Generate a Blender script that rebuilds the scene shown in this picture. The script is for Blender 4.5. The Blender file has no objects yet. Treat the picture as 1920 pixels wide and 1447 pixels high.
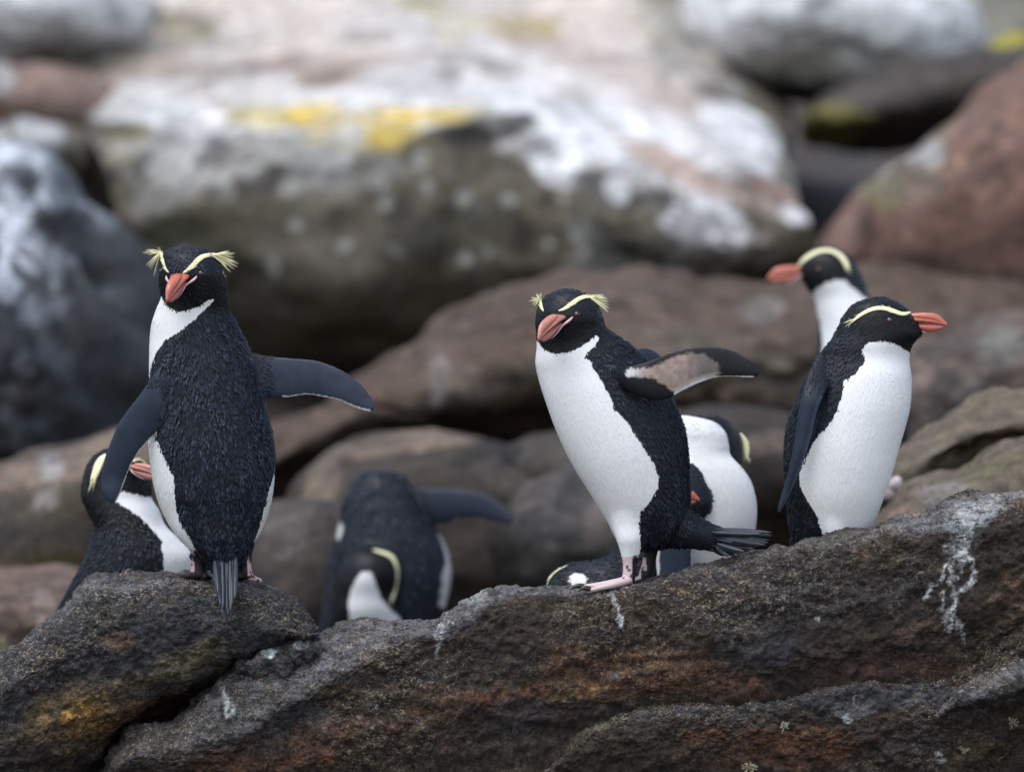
import bpy, math, random
import numpy as np
from mathutils import Vector
from mathutils.bvhtree import BVHTree

# ------------------------------------------------------------------ camera, light, exposure
scene = bpy.context.scene
col = scene.collection
D = 8.0            # metres from the lens to the standing birds
PPM = 1040.0       # photo pixels per metre at that distance
cam_data = bpy.data.cameras.new("camera")
cam = bpy.data.objects.new("camera", cam_data)
col.objects.link(cam)
cam.location = (0, -D, 0)
cam.rotation_euler = (math.radians(90), 0, 0)
cam_data.sensor_width = 36
cam_data.lens = 36 * D / (1920 / PPM)
cam_data.clip_end = 200
cam_data.dof.use_dof = True
cam_data.dof.focus_distance = D - 0.06
cam_data.dof.aperture_fstop = 2.15
scene.camera = cam

SUN_EL, SUN_AZ = math.radians(58), math.radians(-150)
world = bpy.data.worlds.new("World")
scene.world = world
world.use_nodes = True
wn, wl = world.node_tree.nodes, world.node_tree.links
wn.clear()
sky = wn.new("ShaderNodeTexSky"); sky.sky_type = 'NISHITA'; sky.sun_disc = False
sky.sun_elevation = SUN_EL; sky.sun_rotation = math.radians(200)
sky.air_density = 1.0; sky.dust_density = 1.0; sky.ozone_density = 1.0
hsv = wn.new("ShaderNodeHueSaturation"); hsv.inputs['Saturation'].default_value = 0.62
bg = wn.new("ShaderNodeBackground"); bg.inputs['Strength'].default_value = 0.15
wo = wn.new("ShaderNodeOutputWorld")
wl.new(sky.outputs[0], hsv.inputs['Color']); wl.new(hsv.outputs[0], bg.inputs[0]); wl.new(bg.outputs[0], wo.inputs[0])

sun_d = bpy.data.lights.new("sun", 'SUN')
sun_d.energy = 1.5; sun_d.angle = math.radians(35); sun_d.color = (1.0, 0.99, 0.97)
sun = bpy.data.objects.new("sun", sun_d); col.objects.link(sun)
# light comes from above, slightly from the camera's side and a little from the left
sdir = Vector((0.30, 0.22, -1.0)).normalized()
sun.rotation_euler = sdir.to_track_quat('-Z', 'Y').to_euler()

scene.view_settings.view_transform = 'Standard'
scene.view_settings.look = 'None'
scene.view_settings.exposure = 0.74
scene.view_settings.gamma = 1.0
scene.view_settings.use_curve_mapping = False

# ------------------------------------------------------------------ helpers
rng = np.random.default_rng(7)
random.seed(7)

def P(px, py, Y=0.0):
    s = (D + Y) / D / PPM
    return np.array([(px - 960) * s, Y, (723.5 - py) * s])

def PX(V):
    s = (D + V[:, 1]) / D / PPM
    return V[:, 0] / s + 960, 723.5 - V[:, 2] / s

def _hash(ix, iy, iz, seed):
    h = (ix * 374761393 + iy * 668265263 + iz * 1274126177 + seed * 362437) & 0xffffffff
    h = ((h ^ (h >> 13)) * 1103515245) & 0xffffffff
    h = h ^ (h >> 16)
    return (h & 0xffff).astype(np.float64) / 32767.5 - 1.0

def noise(Q, seed=0):
    I = np.floor(Q).astype(np.int64); F = Q - I
    U = F * F * F * (F * (F * 6 - 15) + 10)
    r = 0
    for dx in (0, 1):
        wx = U[:, 0] if dx else 1 - U[:, 0]
        for dy in (0, 1):
            wy = U[:, 1] if dy else 1 - U[:, 1]
            for dz in (0, 1):
                wz = U[:, 2] if dz else 1 - U[:, 2]
                r = r + wx * wy * wz * _hash(I[:, 0] + dx, I[:, 1] + dy, I[:, 2] + dz, seed)
    return r

def fbm(Q, octaves=4, seed=0, gain=0.5):
    a, s, t = 1.0, 0, 0
    for k in range(octaves):
        s = s + a * noise(Q * (2.03 ** k) + 17.3 * k, seed + k); t += a; a *= gain
    return s / t

def catmull(A, n):
    A = np.asarray(A, float)
    t = np.linspace(0, len(A) - 1, n)
    i = np.clip(np.floor(t).astype(int), 0, len(A) - 2); f = (t - i).reshape((-1,) + (1,) * (A.ndim - 1))
    p0 = A[np.clip(i - 1, 0, None)]; p1 = A[i]; p2 = A[i + 1]; p3 = A[np.clip(i + 2, None, len(A) - 1)]
    return 0.5 * (2 * p1 + (p2 - p0) * f + (2 * p0 - 5 * p1 + 4 * p2 - p3) * f ** 2 + (3 * p1 - p0 - 3 * p2 + p3) * f ** 3)

def in_poly(x, y, poly):
    poly = np.asarray(poly, float); ins = np.zeros(len(x), bool)
    n = len(poly)
    for i in range(n):
        x0, y0 = poly[i]; x1, y1 = poly[(i + 1) % n]
        if y0 == y1: continue
        c = ((y0 > y) != (y1 > y)) & (x < (x1 - x0) * (y - y0) / (y1 - y0) + x0)
        ins ^= c
    return ins

def d_line(x, y, line):
    d = np.full(len(x), 1e9)
    for (x0, y0), (x1, y1) in zip(line[:-1], line[1:]):
        vx, vy = x1 - x0, y1 - y0; L = vx * vx + vy * vy + 1e-9
        t = np.clip(((x - x0) * vx + (y - y0) * vy) / L, 0, 1)
        d = np.minimum(d, np.hypot(x - x0 - t * vx, y - y0 - t * vy))
    return d

def sd_poly(x, y, poly):
    d = d_line(x, y, list(poly) + [poly[0]])
    return np.where(in_poly(x, y, poly), d, -d)

def mesh_obj(name, V, F, mat, parent=None, C=None, floats=None, smooth=True):
    V = np.asarray(V, float)
    if parent is not None:
        r = parent
        while r.parent: r = r.parent
        V = V - np.array(r.location)
    me = bpy.data.meshes.new(name)
    me.vertices.add(len(V)); me.vertices.foreach_set('co', V.ravel())
    if isinstance(F, np.ndarray):
        k = F.shape[1]
        me.loops.add(F.size); me.loops.foreach_set('vertex_index', F.ravel())
        me.polygons.add(len(F)); me.polygons.foreach_set('loop_start', np.arange(0, F.size, k))
    else:
        ls, tot = [], 0
        for f in F: ls.append(tot); tot += len(f)
        me.loops.add(tot); me.loops.foreach_set('vertex_index', [i for f in F for i in f])
        me.polygons.add(len(F)); me.polygons.foreach_set('loop_start', ls)
    me.update(calc_edges=True); me.validate()
    if smooth: me.polygons.foreach_set('use_smooth', [True] * len(me.polygons))
    if C is not None:
        a = me.color_attributes.new('Col', 'FLOAT_COLOR', 'POINT')
        a.data.foreach_set('color', np.c_[C, np.ones(len(C))].ravel())
    for k, v in (floats or {}).items():
        a = me.attributes.new(k, 'FLOAT', 'POINT'); a.data.foreach_set('value', v)
    me.materials.append(mat)
    o = bpy.data.objects.new(name, me); col.objects.link(o)
    if parent is not None: o.parent = parent
    return o

def empty(name, loc, label, cat, group=None):
    o = bpy.data.objects.new(name, None); col.objects.link(o); o.location = loc
    o['label'] = label; o['category'] = cat
    if group: o['group'] = group
    return o

def tag(o, label, cat, group=None, kind=None):
    o['label'] = label; o['category'] = cat
    if group: o['group'] = group
    if kind: o['kind'] = kind
    return o

def grid_faces(nr, nc, wrap=True, off=0):
    r = np.arange(nr - 1)[:, None]; c = np.arange(nc if wrap else nc - 1)[None, :]
    a = r * nc + c; b = r * nc + (c + 1) % nc
    return np.stack([a, b, b + nc, a + nc], -1).reshape(-1, 4) + off

class Bag:
    """collects geometry for ONE mesh"""
    def __init__(s): s.V = []; s.F = []; s.C = []; s.n = 0
    def add(s, V, F, C=None):
        V = np.asarray(V, float); s.V.append(V)
        s.F += [tuple(int(i) + s.n for i in f) for f in F]
        if C is not None: s.C.append(np.broadcast_to(np.asarray(C, float), (len(V), 3)))
        s.n += len(V)
    def build(s, name, mat, parent=None, **k):
        return mesh_obj(name, np.vstack(s.V), s.F, mat, parent, C=np.vstack(s.C) if s.C else None, **k)

def rings(centers, A, B, nc=12):
    """closed loft from ellipse rings (center, half axis A, half axis B)"""
    th = np.linspace(0, 2 * np.pi, nc, endpoint=False)
    V = centers[:, None, :] + A[:, None, :] * np.cos(th)[None, :, None] + B[:, None, :] * np.sin(th)[None, :, None]
    nr = len(centers); V = V.reshape(-1, 3)
    F = [tuple(f) for f in grid_faces(nr, nc)]
    F.append(tuple(range(nc))[::-1]); F.append(tuple(range((nr - 1) * nc, nr * nc)))
    return V, F

def tube(pts, radii, nc=8, n=None, flat=1.0, up=None):
    pts = np.asarray(pts, float); radii = np.asarray(radii, float)
    if n: 
        pr = catmull(np.c_[pts, radii], n); pts, radii = pr[:, :3], np.maximum(pr[:, 3], 1e-5)
    T = np.gradient(pts, axis=0); T /= np.linalg.norm(T, axis=1)[:, None] + 1e-12
    ref = np.array([0, -1.0, 0.05]) if up is None else np.asarray(up, float)
    ref = np.broadcast_to(ref, T.shape)
    A = np.cross(T, ref); A /= np.linalg.norm(A, axis=1)[:, None] + 1e-9
    B = np.cross(A, T)
    return rings(pts, A * radii[:, None], B * radii[:, None] * flat, nc)

# ------------------------------------------------------------------ materials
def new_mat(name):
    m = bpy.data.materials.new(name); m.use_nodes = True
    nt = m.node_tree; return m, nt.nodes, nt.links, nt.nodes['Principled BSDF']

def plain(name, c, rough=0.5, spec=0.5, coat=0.0, noise_amt=0.0, nscale=200, bump=0.0, sss=0.0):
    m, n, l, b = new_mat(name)
    b.inputs['Base Color'].default_value = (*c, 1); b.inputs['Roughness'].default_value = rough
    b.inputs['Specular IOR Level'].default_value = spec; b.inputs['Coat Weight'].default_value = coat
    b.inputs['Coat Roughness'].default_value = 0.25
    tc = n.new('ShaderNodeTexCoord'); nz = n.new('ShaderNodeTexNoise'); nz.inputs['Scale'].default_value = nscale
    nz.inputs['Detail'].default_value = 5; l.new(tc.outputs['Object'], nz.inputs['Vector'])
    if noise_amt:
        mr = n.new('ShaderNodeMapRange'); mr.inputs[3].default_value = 1 - noise_amt; mr.inputs[4].default_value = 1 + noise_amt
        mx = n.new('ShaderNodeMix'); mx.data_type = 'RGBA'; mx.blend_type = 'MULTIPLY'; mx.inputs[0].default_value = 1
        l.new(nz.outputs['Fac'], mr.inputs[0]); mx.inputs[6].default_value = (*c, 1)
        l.new(mr.outputs[0], mx.inputs[7]); l.new(mx.outputs[2], b.inputs['Base Color'])
    if bump:
        bp = n.new('ShaderNodeBump'); bp.inputs['Strength'].default_value = bump; bp.inputs['Distance'].default_value = 0.002
        l.new(nz.outputs['Fac'], bp.inputs['Height']); l.new(bp.outputs[0], b.inputs['Normal'])
    return m

def col_mat(name, rough, spec, nscale, namt, bump, bdist, stretch=(1, 1, 1), sheen=0.0):
    m, n, l, b = new_mat(name)
    at = n.new('ShaderNodeAttribute'); at.attribute_name = 'Col'
    tc = n.new('ShaderNodeTexCoord'); mp = n.new('ShaderNodeMapping'); mp.inputs['Scale'].default_value = stretch
    nz = n.new('ShaderNodeTexNoise'); nz.inputs['Scale'].default_value = nscale; nz.inputs['Detail'].default_value = 4
    l.new(tc.outputs['Object'], mp.inputs[0]); l.new(mp.outputs[0], nz.inputs['Vector'])
    mr = n.new('ShaderNodeMapRange'); mr.inputs[1].default_value = .25; mr.inputs[2].default_value = .75
    mr.inputs[3].default_value = 1 - namt; mr.inputs[4].default_value = 1 + namt
    mx = n.new('ShaderNodeMix'); mx.data_type = 'RGBA'; mx.blend_type = 'MULTIPLY'; mx.inputs[0].default_value = 1
    l.new(nz.outputs['Fac'], mr.inputs[0]); l.new(at.outputs['Color'], mx.inputs[6]); l.new(mr.outputs[0], mx.inputs[7])
    l.new(mx.outputs[2], b.inputs['Base Color'])
    b.inputs['Roughness'].default_value = rough; b.inputs['Specular IOR Level'].default_value = spec
    b.inputs['Sheen Weight'].default_value = sheen; b.inputs['Sheen Roughness'].default_value = 0.4
    bp = n.new('ShaderNodeBump'); bp.inputs['Strength'].default_value = bump; bp.inputs['Distance'].default_value = bdist
    l.new(nz.outputs['Fac'], bp.inputs['Height']); l.new(bp.outputs[0], b.inputs['Normal'])
    return m

M_skin = col_mat('penguin_skin_and_down', 0.5, 0.26, 520, 0.14, 0.18, 0.0008)
M_feather = col_mat('feather_vanes', 0.44, 0.22, 900, 0.10, 0.1, 0.0005, sheen=0.0)
M_crest = plain('pale_yellow_crest', (0.84, 0.80, 0.50), 0.6, 0.2, noise_amt=0.15, nscale=500)
M_beak = plain('orange_red_horn', (0.42, 0.105, 0.070), 0.34, 0.5, coat=0.25, noise_amt=0.35, nscale=90, bump=0.15)
M_culmen = plain('bright_orange_red_horn', (0.50, 0.135, 0.085), 0.32, 0.5, coat=0.3, noise_amt=0.3, nscale=80, bump=0.12)
M_beak2 = plain('dull_pinkish_horn', (0.40, 0.15, 0.11), 0.36, 0.5, coat=0.2, noise_amt=0.4, nscale=110, bump=0.2)
M_culmen2 = plain('pale_pinkish_horn', (0.50, 0.20, 0.14), 0.34, 0.5, coat=0.25, noise_amt=0.35, nscale=100, bump=0.15)
M_gape = plain('pink_gape_skin', (0.68, 0.45, 0.47), 0.5, 0.4, noise_amt=0.2, nscale=300, bump=0.2)
M_claw = plain('dark_horn_claw', (0.03, 0.022, 0.02), 0.35, 0.5, noise_amt=0.3)
M_eye = plain('dark_red_iris', (0.07, 0.015, 0.010), 0.12, 0.6, coat=0.6)
M_pupil = plain('black_pupil', (0.004, 0.004, 0.004), 0.1, 0.6, coat=0.8)
M_tail = plain('slate_tail_feather', (0.035, 0.042, 0.055), 0.45, 0.5, noise_amt=0.35, nscale=250, bump=0.4)

def rock_mat(name, fine=1.0, fleck=1.0, bump=0.6, lo=.15, hi=2.0):
    """Col = broad colour; 'fleck' = how much pale crust grows there; 'guano' = droppings"""
    m, n, l, b = new_mat(name)
    at = n.new('ShaderNodeAttribute'); at.attribute_name = 'Col'
    fl = n.new('ShaderNodeAttribute'); fl.attribute_name = 'fleck'
    gu = n.new('ShaderNodeAttribute'); gu.attribute_name = 'guano'
    tc = n.new('ShaderNodeTexCoord')
    mp = n.new('ShaderNodeMapping'); mp.inputs['Scale'].default_value = (1, 1, 1.6); mp.inputs['Rotation'].default_value = (0, math.radians(14), 0)
    l.new(tc.outputs['Object'], mp.inputs[0])
    def nz(scale, det, rgh=0.6, dist=0.0):
        q = n.new('ShaderNodeTexNoise'); q.inputs['Scale'].default_value = scale * fine; q.inputs['Detail'].default_value = det
        q.inputs['Roughness'].default_value = rgh; q.inputs['Distortion'].default_value = dist
        l.new(mp.outputs[0], q.inputs['Vector']); return q
    def mr(src, a, b_, c, d):
        q = n.new('ShaderNodeMapRange'); q.inputs[1].default_value = a; q.inputs[2].default_value = b_
        q.inputs[3].default_value = c; q.inputs[4].default_value = d; l.new(src, q.inputs[0]); return q.outputs[0]
    def math2(op, a, b_):
        q = n.new('ShaderNodeMath'); q.operation = op
        for i, v in enumerate((a, b_)):
            if isinstance(v, (int, float)): q.inputs[i].default_value = v
            else: l.new(v, q.inputs[i])
        return q.outputs[0]
    def mix(f, a, b_, mode='MIX'):
        q = n.new('ShaderNodeMix'); q.data_type = 'RGBA'; q.blend_type = mode
        if isinstance(f, (int, float)): q.inputs[0].default_value = f
        else: l.new(f, q.inputs[0])
        for i, v in ((6, a), (7, b_)):
            if isinstance(v, tuple): q.inputs[i].default_value = (*v, 1)
            else: l.new(v, q.inputs[i])
        return q.outputs[2]
    n1 = nz(34, 8, 0.7, 0.3); n2 = nz(85, 7, 0.8, 0.9); n3 = nz(330, 3, 0.6)
    v = math2('MULTIPLY', mr(n1.outputs['Fac'], .36, .64, lo, hi), mr(n2.outputs['Fac'], .36, .64, lo * .5, hi))
    v = math2('MULTIPLY', v, mr(n3.outputs['Fac'], .36, .64, 1 - (hi - 1) * .5, 1 + (hi - 1) * .6))
    base = mix(1.0, at.outputs['Color'], v, 'MULTIPLY')
    n4 = nz(135, 4, 0.75, 1.2)
    f1 = mr(n4.outputs['Fac'], .53, .58, 0, 1)
    f2 = mr(nz(48, 6, .75, .6).outputs['Fac'], .42, .58, .12, 1)
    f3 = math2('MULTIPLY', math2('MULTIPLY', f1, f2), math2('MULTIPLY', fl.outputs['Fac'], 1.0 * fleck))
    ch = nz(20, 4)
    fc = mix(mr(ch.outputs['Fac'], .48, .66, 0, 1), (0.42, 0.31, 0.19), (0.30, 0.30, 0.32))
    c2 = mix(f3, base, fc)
    gk = math2('MULTIPLY', gu.outputs['Fac'], mr(n2.outputs['Fac'], .42, .54, .05, 1))
    c3 = mix(gk, c2, (0.55, 0.58, 0.58))
    l.new(c3, b.inputs['Base Color'])
    l.new(mr(n1.outputs['Fac'], .3, .7, .55, .9), b.inputs['Roughness']); b.inputs['Specular IOR Level'].default_value = 0.35
    h = math2('ADD', math2('MULTIPLY', n2.outputs['Fac'], 1.0), math2('MULTIPLY', n3.outputs['Fac'], .5))
    bp = n.new('ShaderNodeBump'); bp.inputs['Strength'].default_value = bump; bp.inputs['Distance'].default_value = 0.010
    l.new(h, bp.inputs['Height']); l.new(bp.outputs[0], b.inputs['Normal'])
    return m

M_rock = rock_mat('dark_speckled_sea_rock')
M_far = rock_mat('weathered_boulder', fine=0.28, fleck=0.10, bump=0.5, lo=.72, hi=1.22)

# ------------------------------------------------------------------ rocks
def paint_blobs(V, base, blobs, seed, wob=14, fr=9.0, rough=.35, soft=.22):
    """broad stains, lichen, droppings, painted top light and hollow shade, each with a shape of its own"""
    x, y = PX(V)
    x = x + wob * fbm(V * fr, 4, seed); y = y + wob * fbm(V * fr + 31.7, 4, seed + 5)
    C = np.tile(np.array(base, float), (len(V), 1))
    for k, (cx, cy, rx, ry, rot, c, a) in enumerate(blobs):
        t = math.radians(rot); dx, dy = x - cx, y - cy
        u = (dx * math.cos(t) + dy * math.sin(t)) / rx; w = (-dx * math.sin(t) + dy * math.cos(t)) / ry
        d = np.sqrt(u * u + w * w) + rough * fbm(V * fr * 1.3 + k * 3.1, 5, seed + 9 + k, .5 + .15 * (rough > .5))
        m = np.clip((1 + soft * .4 - d) / soft, 0, 1) * a
        C = C * (1 - m[:, None]) + np.array(c)[None, :] * m[:, None]
    return C

def dapple(C, V, px_regions, seed):
    x, y = PX(V)
    lt = np.clip((fbm(V * 5.5, 5, seed + 40, .6) - .10) * 7, 0, 1); dk = np.clip((fbm(V * 6.5 + 9, 5, seed + 41, .6) - .08) * 7, 0, 1)
    for (cx, cy, rx, ry, clt, a, b) in px_regions:
        w = np.clip(1.4 - np.hypot((x - cx) / rx, (y - cy) / ry), 0, 1)
        m = (w * lt * a)[:, None]; C = C * (1 - m) + np.array(clt) * m
        C = C * (1 - (w * dk * b)[:, None])
    return C

def vnormals(V, F):
    n = np.cross(V[F[:, 1]] - V[F[:, 0]], V[F[:, 3]] - V[F[:, 0]])
    N = np.zeros_like(V)
    for k in range(4):
        for a in range(3): N[:, a] += np.bincount(F[:, k], n[:, a], len(V))
    return N / (np.linalg.norm(N, axis=1)[:, None] + 1e-12)

def displace(V, F, amps, seed, ridge=0.0):
    N = vnormals(V, F)
    d = 0
    for k, (fr, am, stretch) in enumerate(amps):
        Q = V * np.array([fr, fr, fr * stretch])
        d = d + am * fbm(Q, 3, seed + 13 * k)
    if ridge:
        d = d - ridge * np.clip(0.18 - np.abs(fbm(V * np.array([3, 3, 9.0]), 3, seed + 77)), 0, 1) / 0.18
    return V + N * d[:, None], N

def sheet_rock(name, contours, nu, nv, amps, seed, base, blobs, mat, label, cat, fleck=None, guano=None, ridge=0.0, group=None, fr=9.0, wob=14, dap=(), near=False):
    C = np.array([[P(p[0], p[1], p[2] * (.62 if near and p[2] < 0 else 1)) for p in row] for row in contours])       # rows x cols x 3
    C = catmull(C, nv)                                              # along rows
    C = catmull(C.transpose(1, 0, 2), nu).transpose(1, 0, 2)
    V = C.reshape(-1, 3); F = grid_faces(nv, nu, wrap=False)
    F = F[:, ::-1]
    V, N = displace(V, F, amps, seed, ridge)
    x, y = PX(V)
    col_ = dapple(paint_blobs(V, base, blobs, seed, wob, fr, 1.3 if near else .35, .7 if near else .22), V, dap, seed)
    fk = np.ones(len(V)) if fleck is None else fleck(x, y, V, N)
    gk = np.zeros(len(V)) if guano is None else guano(x, y, V)
    o = mesh_obj(name, V, F, mat, C=col_, floats={'fleck': fk, 'guano': gk})
    if cat: tag(o, label, cat, group)
    return o

def blob_rock(name, cx, cy, Y, rx, ry, rd, rot, amps, seed, base, blobs, mat, label, cat='boulder', nr=90, nc=130, power=2.4, group=None, fr=2.5, wob=22, ridge=0.0, dap=()):
    s = (D + Y) / D / PPM
    ph = np.linspace(-np.pi / 2, np.pi / 2, nr); th = np.linspace(0, 2 * np.pi, nc, endpoint=False)
    ph, th = np.meshgrid(ph, th, indexing='ij')
    f = lambda v: np.sign(v) * np.abs(v) ** (2 / power)
    X = f(np.cos(ph)) * f(np.cos(th)) * rx * s; Yd = f(np.cos(ph)) * f(np.sin(th)) * rd; Z = f(np.sin(ph)) * ry * s
    t = math.radians(rot)
    c = P(cx, cy, Y)
    V = np.stack([c[0] + X * math.cos(t) - Z * math.sin(t), c[1] + Yd, c[2] + X * math.sin(t) + Z * math.cos(t)], -1).reshape(-1, 3)
    F = grid_faces(nr, nc)
    V, N = displace(V, F, amps, seed, ridge)
    col_ = dapple(paint_blobs(V, base, blobs, seed, wob, fr), V, dap or [(cx, cy, rx * 1.2, ry * 1.2, tuple(min(.6, b * 1.9 + .03) for b in base), .5, .5)], seed)
    o = mesh_obj(name, V, F, mat, C=col_, floats={'fleck': np.ones(len(V)) * .5, 'guano': np.zeros(len(V))})
    return tag(o, label, cat, group)

BROWN = (0.155, 0.105, 0.08); DARK = (0.035, 0.03, 0.026); WHITE = (0.80, 0.80, 0.81); YEL = (0.68, 0.46, 0.04)
OLIVE = (0.10, 0.09, 0.035); PINKB = (0.47, 0.35, 0.29); GREY = (0.24, 0.23, 0.21); BLUED = (0.035, 0.038, 0.045)

# ground under everything, rising behind into the slope
def ground():
    xs = np.linspace(-14, 14, 260); ys = np.concatenate([np.linspace(-14, 0, 30), np.linspace(0.2, 24, 120)])
    X, Yg = np.meshgrid(xs, ys)
    Z = -1.15 + np.interp(Yg, [-14, 0, 1, 3, 6, 10, 14, 24], [-1.0, -0.1, 0.05, .42, 1.1, 2.1, 3.3, 5.0])
    V = np.stack([X, Yg, Z], -1).reshape(-1, 3)
    V[:, 2] += 0.22 * fbm(V * 0.9, 4, 3) + 0.05 * fbm(V * 4, 3, 5)
    # rougher rocks to either side of the colony
    side = np.clip((np.abs(V[:, 0]) - 2.3) / .8, 0, 1) * np.clip(V[:, 1] / 2, 0, 1)
    V[:, 2] += side * (.9 * np.clip(.55 - np.abs(fbm(V * np.array([.8, .8, 0]) + 5, 3, 8)) * 3, 0, 1) + .15 * fbm(V * 2.5, 4, 12))
    F = grid_faces(len(ys), len(xs), wrap=False)
    C = paint_blobs(V, (0.075, 0.058, 0.046), [(1560, 330, 90, 110, 0, (0.055, 0.046, 0.043), 1), (1810, 20, 140, 60, 0, (0.2, .19, .15), 1)], 11, 20, 2)
    o = mesh_obj('ground', V, F, M_far, C=C, floats={'fleck': np.ones(len(V)) * .4, 'guano': np.zeros(len(V))})
    o['kind'] = 'structure'; o['label'] = 'dark rocky ground rising behind the boulders'
ground()

bgamp = [(1.3, .10, 1), (4, .045, 1), (12, .012, 1)]
def row(cols, Y=None):
    return [c if len(c) == 3 else (c[0], c[1], Y) for c in cols]

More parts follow.
